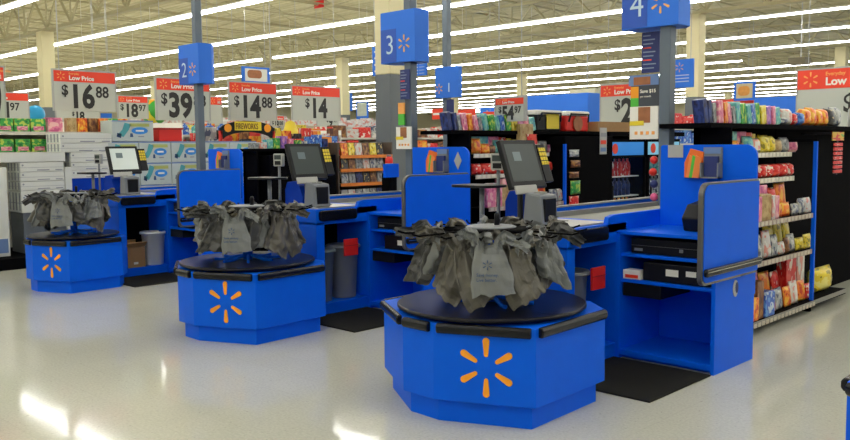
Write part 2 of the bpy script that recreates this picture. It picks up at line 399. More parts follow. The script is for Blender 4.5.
def carousel(loc, which, with_bags=True, rot0=0, lab=None, sc=1):
    t = thing('bagging_carousel', lab or 'blue faceted bagging carousel with orange starburst and black turntable, in front of checkout lane %s' % which, 'bagging carousel', loc, group='bagging carousels')
    t.scale = (sc, sc, 1)
    MB().prism(inset(POLY, .05), 0, .16).build('plinth', BLUE, t, bev=.003)
    MB().prism(POLY, .14, .605).build('cabinet_body', BLUE, t, bev=.004)
    n = len(POLY)
    for i in (0, 1, 2, 3, 7):
        a = Vector(POLY[i]); c = Vector(POLY[(i+1) % n]); d = (c-a).normalized(); nr = Vector((d.y, -d.x))
        p0 = a+d*.025+nr*.012; p1 = c-d*.025+nr*.012
        b = MB()
        prof = [(-.014, -.03), (.012, -.03), (.024, -.014), (.024, .014), (.012, .03), (-.014, .03)]
        vs = [[b.bm.verts.new((q.x+nr.x*u, q.y+nr.y*u, .580+w)) for u, w in prof] for q in (p0, p1)]
        b.bm.faces.new(vs[0]); b.bm.faces.new(vs[1][::-1])
        for k in range(6): b.bm.faces.new((vs[0][k], vs[0][(k+1) % 6], vs[1][(k+1) % 6], vs[1][k]))
        b.build('bumper', RUB, t, bev=.006)
    a = Vector(POLY[2]); c = Vector(POLY[3]); d = (c-a).normalized(); mid = a+d*(.525*(c-a).length); nr = Vector((d.y, -d.x))
    spark(t, (mid.x+nr.x*.003, mid.y+nr.y*.003, .36), (PI/2, 0, math.atan2(d.y, d.x)), .178)
    MB().lathe([(.3, .605), (.3, .622), (.60, .622), (.61, .629), (.61, .641), (.60, .648)], 72).build('turntable', DISC, t)
    MB().lathe([(.1, .0), (.1, .002)], 20, (.5, -.03, .6475), m=DISC).build('turntable_cap', DISC, t)
    # bag rack
    r = MB().lathe([(.045, .64), (.045, 1.12)], 16, m=BLUE)
    for k in range(8):
        a = k*PI/4+.2; r.tube([(0, 0, .69), (.22*math.cos(a), .22*math.sin(a), .655), (.3*math.cos(a), .3*math.sin(a), .66)], .014, 6, m=BLUE)
    rk = r.build('bag_rack_post', BLUE, t)
    b = MB(); b.lathe([(.22, 1.1), (.24, 1.105), (.24, 1.12), (.22, 1.125)], 32)
    for k in range(16):
        a = rot0+k*PI/8+.196; ca, sa = math.cos(a), math.sin(a)
        b.tube([(.2*ca, .2*sa, 1.115), (.56*ca, .56*sa, 1.105), (.61*ca, .61*sa, 1.12)], .006, 6)
    b.build('wire_arms', BLACKM, t)
    MB().lathe([(.16, 1.126), (.165, 1.13), (.15, 1.137)], 28).build('rack_cap', GREYP, t)
    MB().lathe([(.018, 1.137), (.018, 1.2), (.012, 1.215)], 12, (.0, .06, 0)).build('rack_knob', BLACK, t)
    if not with_bags: return t
    nb = 18; front = -.9 # angle towards the shopper
    for k in range(nb):
        a = front+k*2*PI/nb+rot0*.5
        bs = PBAG if k == 0 else BAGS[(k*5+len(which)+int(loc[0]*-3)) % 8]
        rr = sc*.44 if k == 0 else sc*(.36+.06*math.sin(k*2.3))
        w = thing('carrier_bag', None, 'plastic bag', (loc[0]+rr*math.cos(a), loc[1]+rr*math.sin(a), loc[2]+1.09-.015*(k % 3)), a+PI/2+(0 if k == 0 else .8*math.sin(k*4.1)), group='grey carrier bags on the carousel of lane %s' % which)
        w['label'] = LW('grey plastic carrier bag with blue print on the lane %s carousel, facing the shoppers' % which) if k == 0 else LW('plain grey plastic carrier bag on the lane %s carousel, %s around from the printed bag' % (which, ordn[k-1]))
        obj_mesh('bag_body', bs[0], w); obj_mesh('handle', bs[1], w); obj_mesh('handle', bs[2], w)
        if k == 0:
            spark(w, (-.01, -.065, -.14), 'y', .03, INKB, ext=.002)
            for q, (tx, sz) in enumerate((('Save money.', .026), ('Live better.', .026))):
                text(tx, sz, INKB, w, (-.075, -.078, -.205-q*.03), 'y', .02)
    return t
CAR = {'4': (-3.48, 4.19, 0), '3': (-6.46, 4.34, 0), '2': (-10.13, 4.34, 0)}
for i, (k, l) in enumerate(CAR.items()): carousel(l, k, rot0=i*.13, sc=(1, .985, .85)[i])
carousel((-.51, 4.19, 0), '5', False, lab='blue bagging carousel cut off by the lower corner of the view, only its edge showing')

# ------------------------------------------------------------------ checkout lanes; local x is 0 at the privacy board, y as in the store
def lane(ox, oy, no, sdx=0, sdy=0):
    
    # --- counter with belt
    t = thing('checkout_counter', 'long blue checkout counter with grey belt and black edge pad, lane %s' % no, 'checkout counter', (ox-1.65, oy+5.0, 0), group='checkout counters')
    b = MB()
    b.box(0, .8, 0, .1, 0, .92); b.box(0, .8, .1, .66, .0, .12); b.box(.02, .1, .1, .66, .1, .92)
    b.box(0, .8, .66, .72, 0, .92)
    b.box(0, .8, 0, .8, .9, 1.05)
    b.box(0, .8, .72, 4.55, 0, .98)
    b.build('counter_body', BLUE, t, bev=.004); MB().box(.3, .32, .101, .659, .121, .899).build('recess_shade_panel', BLACKM, t)  # black panel added to give the deep opening its shade by colour
    b = MB(); pts = [(.5, .98), (.55, 1.10), (.62, 1.115), (4.55, 1.115), (4.55, .98)]
    b.prism(pts, .76, .8, 0); b.prism(pts, 0, .04, 0); b.build('side_rail', BLUE, t, bev=.003)
    b = MB(); b.box(.04, .1, .5, 4.55, 1.0, 1.085); b.box(-.005, .045, .6, 4.55, 1.115, 1.13); b.build('metal_rail', STEEL, t, bev=.003)
    MB().box(.1, .76, .62, 4.55, .99, 1.045).build('conveyor_belt', BELT, t, bev=.01)
    MB().box(.06, .76, .06, .6, 1.05, 1.062).build('scanner_plate', STEEL, t, bev=.003)
    MB().box(.2, .5, .2, .45, 1.062, 1.066).build('scanner_glass', BLACK, t)
    b = MB(); b.prism(rrect(.03, .5, .935, 1.038, (.03,)*4), .8, .835, 0); b.build('edge_pad', RUB, t, bev=.008)
    # customer side tray on a bracket and a blue riser behind the screen
    MB().prism(rrect(-.30, .12, -.06, .22, (.08,)*4), 1.325, 1.345).build('writing_tray', BLACK, t, bev=.004)
    b = MB(); b.tube([(-.06, .08, .9), (-.06, .08, 1.325)], .02, 10); b.box(-.09, .1, .06, .1, 1.0, 1.05); b.tube([(.09, .1, 1.02), (.09, .1, 1.46)], .014, 8); b.build('tray_bracket', GREYP, t)
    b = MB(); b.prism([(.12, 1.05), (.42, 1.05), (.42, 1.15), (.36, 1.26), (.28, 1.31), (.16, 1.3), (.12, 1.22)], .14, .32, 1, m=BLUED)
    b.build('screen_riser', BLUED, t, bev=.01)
    # --- card terminal on the bracket
    k = thing('card_terminal', 'small grey card terminal on a bracket over the counter, lane %s' % no, 'card terminal', (ox-1.65+.09, oy+5.1, 1.46), rz=.3, group='card terminals')
    MB().prism(rrect(-.055, .055, -.0, .13, (.012,)*4), -.025, .02, 1).build('terminal_case', GREYL, k, bev=.004)
    MB().box(-.04, .04, -.03, -.024, .07, .115).build('terminal_display', SCREEN, k)
    MB().box(-.035, .035, -.03, -.024, .015, .055).build('keypad', BLACK, k)
    # --- register screen
    s = thing('register_screen', 'tilted dark register monitor with yellow side keypad facing the cashier of lane %s' % no, 'monitor', (ox-1.65+.44+sdx, oy+5.12+sdy, 1.05), group='register monitors')
    MB().lathe([(.09, 0), (.09, .02), (.03, .035), (.022, .05), (.022, .36)], 16, (-.06, .1, .0)).build('monitor_stand', BLACK, s)
    tl = math.radians(19)
    up = Vector((-math.sin(tl), 0, math.cos(tl))); nr = Vector((math.cos(tl), 0, math.sin(tl))); yv = Vector((0, 1, 0)); c = Vector((-.03, .08, .455))
    mb = MB(); mb.obox(c, nr*.02, yv*.215, up*.19, m=BLACK); mb.obox(c-nr*.03, nr*.02, yv*.14, up*.12, m=BLACK); mb.build('monitor_case', BLACK, s, bev=.008)
    MB().obox(c+nr*.021+up*.012, nr*.001, yv*.178, up*.145).build('screen', SCREENL if no == '2' else SCREEN, s)
    MB().obox(c+nr*.0226+up*.06-yv*.06, nr*.0006, yv*.045, up*.035).build('screen_window', mat('screen_window', (.06, .09, .1), .3, emit=(.4, .52, .52), es=.08), s)
    MB().obox(c+nr*.024-up*.20-yv*.06, nr*.008, yv*.13, up*.033).build('label_strip', GREYL, s, bev=.006)
    kb = MB(); kc = c+yv*.262-up*.0+nr*.005; kb.obox(kc, nr*.02, yv*.05, up*.15, m=BLACK); ko = kb.build('side_keypad', BLACK, s, bev=.005)
    kb = MB()
    for r_ in range(6):
        for q in range(3):
            if r_ in (0, 1): continue
            kb.obox(kc+nr*.022+yv*(q-1)*.03+up*(r_-2.0)*.036, nr*.003, yv*.012, up*.014)
    kb.build('yellow_keys', YEL, ko)
    # --- receipt printer
    p = thing('receipt_printer', 'light grey receipt printer with dark front beside the register monitor, lane %s' % no, 'printer', (ox-1.65+.60+sdx, oy+5.18+sdy, 1.062), group='receipt printers')
    MB().prism([(-.09, 0), (.09, 0), (.07, .225), (-.07, .245)], -.1, .1, 1).build('printer_case', GREYP, p, bev=.012)
    MB().box(.055, .092, -.07, .07, .03, .2).build('printer_front', BLACK, p, bev=.006)
    MB().box(-.03, .03, -.04, .04, .235, .247).build('paper_slot', GREYL, p)
    # --- cashier cabinet
    t = thing('register_cabinet', 'blue cashier cabinet with open cubbies and tall rounded privacy board, lane %s' % no, 'cabinet', (ox-.85, oy+5.66, 0), group='cashier cabinets')
    b = MB()
    b.box(0, .03, 0, .66, 0, .985); b.box(.03, .77, .62, .66, 0, .985); b.box(-.0, .8, 0, .66, .965, .99)
    b.box(.77, .8, 0, .66, 0, .965); b.box(.03, .77, 0, .62, .03, .07)
    b.box(.03, .77, 0.02, .62, .795, .82); b.box(.03, .77, 0.02, .62, .595, .62)
    b.box(.03, .77, .06, .1, 0.0, .05)
    b.build('carcass', BLUE, t, bev=.003)
    b = MB(); b.box(.04, .36, .03, .5, .49, .59); b.build('cash_drawer', BLACK, t, bev=.004)
    b = MB(); b.prism(rrect(-.29, .62, .68, 1.385, (.06, .02, .02, .09)), .80, .835, 0); b.build('board_trim', DKMET, t, bev=.004)
    MB().prism(rrect(-.27, .61, .70, 1.37, (.05, .015, .015, .08)), .836, .842, 0).build('privacy_board', BLUE, t)
    b = MB(); b.prism(rrect(-.28, .62, .745, .80, (.02,)*4), .842, .872, 0); b.build('bumper_strip', RUB, t, bev=.008)
    b = MB(); b.box(.871, .875, -.27, .61, .775, .781); b.build('bumper_highlight', HILITE, t)  # thin bright strip stands in for the highlight along the black bumper
    b = MB(); b.prism([(.32+.04*math.cos(q*PI/8), .59+.062*math.sin(q*PI/8)) for q in range(16)], .80, .806, 0); b.build('side_lock', GREYL, t)
    MB().prism([(.335+.022*math.cos(q*PI/8), .595+.04*math.sin(q*PI/8)) for q in range(16)], .806, .809, 0).build('lock_keyhole', NAVY, t)
    b = MB(); b.prism(rrect(.0, .795, .5, 1.64, (.0, .0, .09, .02)), .662, .69, 1); b.build('back_panel', BLUE, t, bev=.003)
    # --- on the cabinet
    def dev(name, label, cat, x0, x1, y0, y1, z0, z1, m, extra=None, bev=.006):
        q = thing(name, label+', lane %s' % no, cat, (ox-.85+x0, oy+5.66+y0, z0), group=cat+'s in the cashier cabinets')
        MB().box(0, x1-x0, 0, y1-y0, 0, z1-z0).build('case', m, q, bev=bev)
        if extra:
            for (nm, a0, a1, b0, b1, mm) in extra: MB().box(a0, a1, -.003, .001, b0, b1).build(nm, mm, q)
        return q
    dev('cash_drawer', 'black cash drawer in the top cubby of the cashier cabinet', 'cash drawer', .09, .74, .06, .5, .822, .935, BLACK, (('maker_badge', .03, .1, .02, .04, GREYP), ('drawer_lock', .40, .43, .03, .055, GREYP), ('drawer_gap', .0, .65, .06, .063, DKMET)))
    dev('register_computer', 'black register computer with white stickers in the middle cubby', 'computer', .2, .74, .05, .5, .622, .76, BLACK, (('sticker', .19, .29, .05, .10, WHITE), ('sticker', .35, .43, .06, .10, WHITE)))
    if no == '4':
        q = thing('small_box', 'small white and red box at the left end of the middle cubby, lane 4', 'box', (ox-.81, oy+5.69, .622))
        MB().box(0, .15, 0, .1, 0, .07).build('carton', WHITE, q, bev=.003); MB().box(.02, .13, -.002, 0, .01, .035).build('red_band', RED, q)
    q = thing('label_printer', 'squat black printer on top of the cashier cabinet, lane %s' % no, 'printer', (ox-.85+.50, oy+5.95, .99), group='printers on the cashier cabinets')
    b = MB(); b.prism([(-.0, 0), (.34, 0), (.36, .12), (.3, .23), (.05, .2), (-.04, .1)], 0, .26, 0); b.build('printer_case', BLACK, q, bev=.012).location.x = -.1
    MB().box(-.05, .1, -.015, .005, .05, .07).build('paper_tray', GREYP, q)
    # leaflet holders on the rear panel
    q = thing('leaflet_holder', 'orange leaflet holder on the tall blue panel of lane %s' % no, 'leaflet holder', (ox-.85+.22, oy+6.30, 1.38), group='orange leaflet holders')
    MB().prism([(0, 0), (.14, 0), (.17, .2), (.05, .23), (.0, .12)], 0, .02, 1).build('back_card', mat('orange_print', (.85, .17, .02), .5), q, bev=.002)
    for j in range(3): MB().prism([(.02+j*.03, .0), (.075+j*.03, .0), (.10+j*.03, .15), (.05+j*.03, .18)], -.012-j*.008, -.004-j*.008, 1).build('leaflet', mat('orange_leaflet', (.9, .25, .05), .5) if j != 1 else GREENP, q)
    q = thing('leaflet_holder', 'clear grey leaflet holder beside the orange one, lane %s' % no, 'leaflet holder', (ox-.85+.38, oy+6.30, 1.38), group='grey leaflet holders')
    b = MB(); b.box(0, .15, .0, .02, 0, .24); b.box(0, .01, -.06, 0, 0, .12); b.box(.14, .15, -.06, 0, 0, .12); b.box(0, .15, -.06, 0, 0, .01); b.build('holder_frame', GREYP, q)
    MB().box(.02, .13, -.03, -.005, .0, .17).build('dark_leaflets', NAVY, q)
    MB().box(.01, .14, -.004, 0.0, .19, .235).build('header_card', CARTB, q)
    # mat
    q = tag(MB().box(-.02, .78, 0, .86, 0, .014).build('floor_mat', MATF, loc=(ox-.84, oy+4.78, 0), bev=.006), 'black rubber floor mat where the cashier of lane %s stands' % no, 'floor mat', 'cashier floor mats')
    return t
def lane_pole(x, y, no, sx):
    t = thing('lane_sign_pole', 'grey square pole carrying the blue sign of checkout lane %s' % no, 'lane sign', (x, y, 0), group='lane sign poles')
    MB().box(-.05, .05, -.05, .05, 1.12 if no != '1' else 0, 5.65).build('pole', GREYM, t, bev=.006)
    for zz in (1.2, 1.32): MB().lathe([(.012, 0), (.012, .004)], 10, (0, 0, 0)).build('bolt', BLACK, t, loc=(.02, -.052, zz)).rotation_euler = (PI/2, 0, 0)
    zb = 2.60+(.05 if no == '4' else -.03)
    sb = MB().prism([(-.49+sx, -.09), (.05+sx, -.09), (.05+sx, .12), (-.02+sx, .2), (-.42+sx, .2), (-.49+sx, .12)], zb, zb+.56).build('sign_box', SIGNB, t, bev=.004)
    if no == '1':
        text('1', .3, WHITE, t, (-.1, -.094, zb+.14), 'y', 0); spark(t, (-.39, -.094, zb+.22), 'y', .075, ORNG)
        return t
    MB().box(-.485+sx, -.24+sx, -.093, -.09, zb+.01, zb+.37).build('number_panel', PANELB, t)
    text(no, .30, mat('sign_numeral', (.55, .72, .85), .5), t, (-.41+sx, -.095, zb+.10), 'y', -.006, .95)
    spark(t, (-.115+sx, -.094, zb+.20), 'y', .095, mat('sign_emblem', (.85, .42, .12), .5))
    return t
LN = {'4': (-2.60, 0), '3': (-5.57, .10), '2': (-9.42, -.02)}
for no, (ox, oy) in LN.items(): lane(ox, oy, no, *((-.07, -.13) if no == '4' else (0, .09) if no == '2' else (0, 0)))
lane_pole(-3.63, 6.75, '4', .09)
lane_pole(-6.66, 6.65, '3', .11)
lane_pole(-10.82, 6.52, '2', .12)
pp = at(447, 90, 0, -12.6)
# things under the counters
def bin_(loc, label, m, r=.17, h=.5):
    q = thing('waste_bin', label, 'bin', loc)
    b = MB(); b.lathe([(r*.8, 0), (r*.82, .01), (r, h-.02), (r+.015, h-.015), (r+.015, h), (r-.01, h), (r*.78, .03)], 28); b.build('bin_body', m, q)
    b = MB(); b.lathe([(r+.022, 0), (r+.022, .02), (r+.012, .02), (r+.012, 0)], 28, (0, 0, h-.03)); b.build('bin_rim', m, q)
    return q
bin_((-3.68, 5.34, .12), 'dark grey waste bin under the counter of lane 4, beside the red tag', GREYP, .15, .58)
bin_((-6.62, 5.60, .12), 'grey waste bin under the counter of lane 3, beside the red tag', GREYP, .155, .54)
bin_((-6.60, 5.29, .12), 'dark grey waste bin half hidden at the near corner of the lane 3 opening', GREYM, .13, .52)
bin_((-10.42, 5.52, .12), 'pale white bucket under the counter of lane 2', mat('white_bucket', (.62, .66, .68), .5), .15, .44)
for (x, y, no) in ((-3.46, 5.57, '4'), (-6.43, 5.68, '3')):
    q = thing('red_tag', 'red plastic pouch hanging inside the counter opening of lane %s' % no, 'pouch', (x, y-.12, .56), group='red pouches under the counters')
    MB().box(-.03, -.01, -.09, .09, .0, .17).build('pouch', REDP, q, bev=.004); MB().box(-.009, -.006, -.09, .09, .1, .106).build('seam', mat('dark_red', (.4, .01, .01), .5), q)
q = thing('cardboard_box', 'open brown cardboard box under the counter of lane 2', 'box', (-10.42, 5.2, .12))
b = MB(); b.box(-.13, .13, -.13, .13, 0, .26); b.box(-.13, -.12, -.13, .13, .26, .34); b.obox((.16, 0, .30), (.03, 0, .03), (0, .13, 0), (.004, 0, -.004)); b.build('carton', CARD, q)
MB().box(.131, .133, -.03, .03, .04, .07).build('shipping_label', WHITE, q)
# pictures on the poles
def poster(name, label, px0, py0, px1, py1, yv, build, z=None):
    a = at(px0, py0, 1, yv); c = at(px1, py1, 1, yv); w = c.x-a.x; h = a.z-c.z
    q = thing(name, label, 'sign', (a.x, yv, c.z)); build(q, w, h); return q
def b_food(q, w, h):
    MB().box(0, w, 0, .02, 0, h).build('board', WHITE, q); MB().box(w*.3, w*.72, -.003, 0, h*.5, h*.98).build('chocolate_picture', BROWN, q); MB().box(.0, w*.5, -.004, 0, h*.42, h*.56).build('yellow_band', YEL, q)
    for k in range(4): MB().box(w*(.18+k*.2), w*(.28+k*.2), -.003, 0, h*.14, h*.24).build('small_picture', ORL, q)
def b_navy(q, w, h):
    MB().box(0, w, 0, .02, 0, h).build('board', NAVY, q)
    for k in range(9):
        MB().box(w*.08, w*(.5+.35*((k*37) % 10)/10), -.003, 0, h*(.9-k*.1), h*(.93-k*.1)).build('text_line', RED if k in (3, 6) else mat('grey_blue_print', (.2, .26, .4), .5), q)
def b_save(q, w, h):
    MB().box(0, w, 0, .02, 0, h).build('board', mat('dark_poster', (.05, .06, .08), .5), q); MB().box(0, w*.28, -.003, 0, h*.35, h*.75).build('orange_picture', ORNG, q); MB().box(0, w*.28, -.003, 0, 0, h*.35).build('green_picture', GREENP, q)
    MB().box(-.02, w*.98, -.004, 0, h*.78, h*1.15).build('photo_panel', CARTB, q); MB().box(.03, w*.7, -.006, 0, h*.8, h*1.08).build('food_picture', BROWN, q)
    text('Save $15', h*.17, WHITE, q, (w*.34, -.004, h*.52), 'y', .02); text('per month', h*.1, WHITE, q, (w*.34, -.004, h*.36), 'y')
for k, (px_, py_, cm, nm) in enumerate(((654, 160, REDP, 'dark red'), (653, 172, REDP, 'bright red'), (654, 184, NAVY, 'navy'), (654, 197, mat('pink_gloss', (.8, .12, .3), .4), 'pink'))):
    p_ = at(px_, py_, 1, 6.72); q = thing('hanging_ornament', '%s small round ornament hanging on the left side of the lane 4 pole' % nm, 'ornament', (p_.x, 6.72, p_.z), group='ornaments on the lane 4 pole')
    MB().lathe([(max(.002, .035*math.sin(PI*j/8)), -.035*math.cos(PI*j/8)) for j in range(9)], 14).build('ornament_ball', cm, q); MB().tube([(0, 0, .033), (-3.682-p_.x, .0, .05)], .002, 4).build('ornament_hook', BLACK, q)
poster('hanging_board', 'narrow navy board with small lines of text hanging beside the lane 4 pole', 642, 33, 659, 72, 6.80, b_navy)
poster('promotion_board', 'dark offer board with orange and green corner pictures beside the lane 4 pole', 631, 80, 659, 107, 6.80, b_save)
poster('snack_poster', 'white poster with brown chocolate picture beside the lane 4 pole', 630, 107, 658, 139, 6.72, b_food)
poster('snack_poster', 'white poster with brown chocolate picture on the lane 3 pole', 396, 127, 411, 149, 6.55, b_food)
poster('hanging_board', 'narrow navy board with red lines behind the lane 3 pole', 400, 70, 409, 99, 6.56, b_navy)
def b_two(q, w, h):
    MB().box(0, w, 0, .02, h*.5, h).build('orange_card', ORL, q); MB().box(0, w, 0, .02, 0, h*.5).build('green_card', GREENP, q)
poster('clip_strip', 'small orange and green cards clipped to the lane 3 pole', 398, 103, 404, 125, 6.55, b_two)
# notice sheets on rear panels
q = thing('notice_sheet', 'pale notice stuck to the upper corner of the tall lane 4 panel', 'notice', (-3.38, 6.312, 1.54)); MB().box(0, .13, 0, .005, 0, .1).build('sheet', GREYL, q)
q = thing('notice_sheet', 'pale diamond-shaped notice on the tall lane 3 panel', 'notice', (-5.76, 6.412, 1.5)); MB().prism([(0, -.09), (.05, 0), (0, .09), (-.05, 0)], 0, .006, 1).build('sheet', GREYL, q)
# ------------------------------------------------------------------ packaged goods
def pillow_me():
    bm = bmesh.new(); N, M_ = 10, 12; top = []; bot = []
    def P(i, j, s_):
        u = -1+2*i/N; v = -1+2*j/M_
        th = (1-abs(u)**3.2)*(1-abs(v)**5)
        wv = .03*math.sin(i*2.6+j)*(1-abs(v)) + (.05*math.sin(j*3.1) if abs(u) > .7 else 0)
        return (u*.5*(1-.08*(1-abs(v)**2)), s_*(.5*th*.9+wv*th)+.0, .5+v*.5)
    for s_, L_ in ((1, top), (-1, bot)):
        for j in range(M_+1): L_.append([bm.verts.new(P(i, j, s_)) for i in range(N+1)])
    for s_, L_ in ((1, top), (-1, bot)):
        for j in range(M_):
            for i in range(N):
                q = (L_[j][i], L_[j][i+1], L_[j+1][i+1], L_[j+1][i]); bm.faces.new(q if s_ < 0 else q[::-1]).smooth = True
    bmesh.ops.remove_doubles(bm, verts=bm.verts, dist=.0008)
    me = bpy.data.meshes.new('bag'); bm.to_mesh(me); bm.free(); return me
def box_me(bv=.03):
    bm = bmesh.new(); bmesh.ops.create_cube(bm, size=1); bmesh.ops.translate(bm, verts=bm.verts, vec=(0, 0, .5))
    bmesh.ops.bevel(bm, geom=bm.edges, offset=bv, segments=1, affect='EDGES')
    me = bpy.data.meshes.new('box'); bm.to_mesh(me); bm.free(); return me
def bottle_me():
    b = MB(); b.lathe([(.44, 0), (.5, .03), (.5, .3), (.46, .38), (.5, .46), (.5, .62), (.36, .78), (.17, .9), (.17, .93)], 14); b.lathe([(.2, .93), (.2, 1.0), (.1, 1.0)], 12)
    bmesh.ops.recalc_face_normals(b.bm, faces=b.bm.faces)
    me = bpy.data.meshes.new('bottle'); b.bm.to_mesh(me); b.bm.free(); return me
PRO = {'bag': pillow_me(), 'box': box_me(), 'bottle': bottle_me()}
KN = {'bag': 'snack_bag', 'box': 'carton', 'bottle': 'bottle'}
_cache = {}
def pack(kind, m, loc, rz, size, label, group, name=None, tilt=0, cat=None):
    key = (kind, m.name)
    if key not in _cache:
        me = PRO[kind].copy(); me.materials.clear(); me.materials.append(m); _cache[key] = me
    o = bpy.data.objects.new(name or KN[kind], _cache[key]); C.objects.link(o)
    o.location = loc; o.rotation_euler = (tilt, 0, rz); o.scale = size
    return tag(o, label, cat or {'bag': 'bag', 'box': 'box', 'bottle': 'bottle'}[kind], group)
K = {
 'orange': pack_mat((.85, .22, .02), (.9, .5, .05), (.6, .05, .02)), 'yellow': pack_mat((.8, .62, .03), (.85, .75, .2), (.3, .25, .02)),
 'red': pack_mat((.7, .02, .02), (.8, .08, .05), (.8, .7, .6)), 'pink': pack_mat((.75, .22, .35), (.85, .5, .5), (.55, .1, .25)),
 'aqua': pack_mat((.12, .45, .42), (.3, .62, .5), (.05, .25, .5)), 'green': pack_mat((.06, .4, .08), (.5, .65, .1), (.02, .2, .05)),
 'purple': pack_mat((.4, .15, .5), (.65, .3, .55), (.2, .1, .5)), 'blue': pack_mat((.03, .12, .55), (.1, .3, .7), (.5, .6, .7)),
 'navy': pack_mat((.015, .03, .14), (.03, .06, .25), (.01, .01, .05)), 'grey': pack_mat((.25, .27, .28), (.4, .42, .42), (.1, .1, .12)),
 'white': pack_mat((.65, .63, .6), (.7, .3, .25), (.75, .75, .72)), 'tan': pack_mat((.45, .32, .14), (.55, .4, .2), (.35, .2, .08)),
 'black': pack_mat((.02, .02, .025), (.05, .05, .06), (.4, .3, .1)), 'silver': pack_mat((.4, .42, .42), (.1, .12, .2), (.65, .65, .62)),
 'brown': pack_mat((.2, .08, .03), (.4, .2, .06), (.1, .03, .02)),
}
CD = {'tan': 'tan', 'navy': 'dark blue', 'aqua': 'pale aqua'}
def row(y0, x, z, items, where, group, dx=.06, rz=PI/2, gap=.006, first=0, ws=1, lean=0):
    """items stand side by side along the shelf, faces to +X"""
    y = y0; n = first
    for it in items:
        kind, col, w, h = it[:4]; w *= ws; t_ = it[4] if len(it) > 4 else (.06 if kind == 'bag' else .12); tl = it[5] if len(it) > 5 else (-.12 if kind == 'bag' else 0)
        if col:
            nm = {'bag': 'snack bag', 'box': 'carton', 'bottle': 'bottle'}[kind]
            o_ = pack(kind, K[col], (x-dx+random.uniform(-.01, .01), y+w/2, z), rz+random.uniform(-.08, .08), (w*1.02, t_, h), '%s %s, %s along %s' % (CD.get(col, col), nm, ordn[n], where), group, tilt=tl)
            o_.rotation_euler.y = lean*(.5+random.random()); n += 1
        y += w+gap
    return y
def fixture(ox, oy, no, shelves=True, y1=10.4, wh=None, ht=1.82, yd=9.4):
    w = wh or 'lane %s' % no
    t = thing('checkout_rack', 'tall black checkout rack with top shelf and blue front post behind %s' % w, 'shelf rack', (ox-.80, oy+6.85, 0), group='black checkout racks')
    Y = lambda y: y-6.85
    MB().box(-.03, .03, 0, Y(y1), 0, ht-.02).build('back_panel', BLACKM, t)
    MB().box(-.25, .22, -.2, Y(y1), ht-.04, ht).build('top_shelf', BLACKM, t, bev=.004)
    MB().box(-.03, .30, -.0, .03, 0, ht-.04).build('end_panel', BLACKM, t)
    if not shelves: 
        MB().box(.03, .40, .15, Y(y1), 0, ht-.1).build('closed_cabinet', BLACKM, t); return t
    def _tg(b, xf, z, ya, yb):
        y = ya+.02; mm = TAG if z > 1 else mat('shaded_tag', (.55, .5, .42), .5)  # lower shelves use a darker tag copy, their shade put into the colour
        while y < yb-.06: b.box(xf-.002, xf+.004, y, y+.055, z-.034, z+.002, m=mm); y += .085
    MB().box(.03, .43, .2, Y(yd), .06, .115).build('base_deck', BLACKM, t)
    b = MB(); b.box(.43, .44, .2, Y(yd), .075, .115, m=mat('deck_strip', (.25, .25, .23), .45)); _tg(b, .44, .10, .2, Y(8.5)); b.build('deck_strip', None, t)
    MB().box(.03, .4, 1.62, 1.66, 0, .09).build('deck_foot', BLACKM, t)
    for z, xf in ((1.555, .18), (1.32, .21), (.965, .40), (.615, .40)):
        s_ = MB().box(.03, xf, .2, 1.62, z-.03, z-.012).build('shelf', BLACKM, t)
        b = MB().box(xf, xf+.008, .2, 1.62, z-.04, z+.006, m=STRIP if z > 1 else mat('shaded_strip', (.4, .3, .26), .5)); _tg(b, xf+.008, z, .2, 1.62); b.build('price_strip', None, s_)  # lower strips are a darker copy too, dimmer light put into the colour
    b = MB(); b.box(.39, .425, 1.615, 1.65, .1, 1.66); b.build('front_post', BLUE, t, bev=.003)
    MB().box(.03, .42, 1.62, 1.645, 1.655, 1.68).build('post_bracket', BLACKM, t)
    MB().box(.0, .04, 1.60, 1.66, 0, 1.78).build('rear_post', BLACKM, t)
    # --- goods
    B_, b_ = 'box', 'bag'; xo = ox-.80; yo = oy
    row(yo+6.66, xo+.18, 1.82, [(B_, 'navy', .06, .2, .1), (B_, 'navy', .05, .19, .1), (B_, 'grey', .05, .17, .1), (B_, 'pink', .07, .19), (B_, 'orange', .06, .18), (B_, 'pink', .06, .17), (B_, 'grey', .05, .15), (B_, 'aqua', .08, .19), (B_, 'green', .08, .18), (B_, 'aqua', .06, .17), (B_, 'blue', .07, .18), (B_, 'green', .08, .19), (B_, 'yellow', .09, .17), (B_, 'purple', .08, .17), (B_, 'pink', .07, .17), (B_, 'aqua', .1, .16)], 'the top of the %s rack' % w, 'packs on top of the checkout racks', gap=.02, ws=1.12, lean=-.2)
    if no == '4':
        row(yo+8.2, xo+.2, 1.82, [(b_, 'silver', .16, .07, .15), (b_, 'white', .22, .16, .12), (b_, 'red', .14, .12, .12), (b_, 'blue', .18, .13, .14), (b_, 'orange', .2, .17, .14), (b_, 'orange', .2, .19, .14), (b_, 'orange', .19, .17, .14), (b_, 'orange', .2, .18, .14), (b_, 'black', .24, .19, .16), (b_, 'silver', .22, .21, .16)], 'the far half of the rack top in lane 4', 'snack bags on the lane 4 rack', gap=-.03)
        q = thing('clear_jar', 'clear plastic jar at the far end of the lane 4 rack top', 'jar', (xo-.05, yo+11.15, 1.82)); MB().lathe([(.1, 0), (.11, .02), (.11, .22), (.08, .26)], 20).build('jar_body', GREYL, q); MB().lathe([(.085, .26), (.085, .29)], 20).build('jar_lid', RED, q)
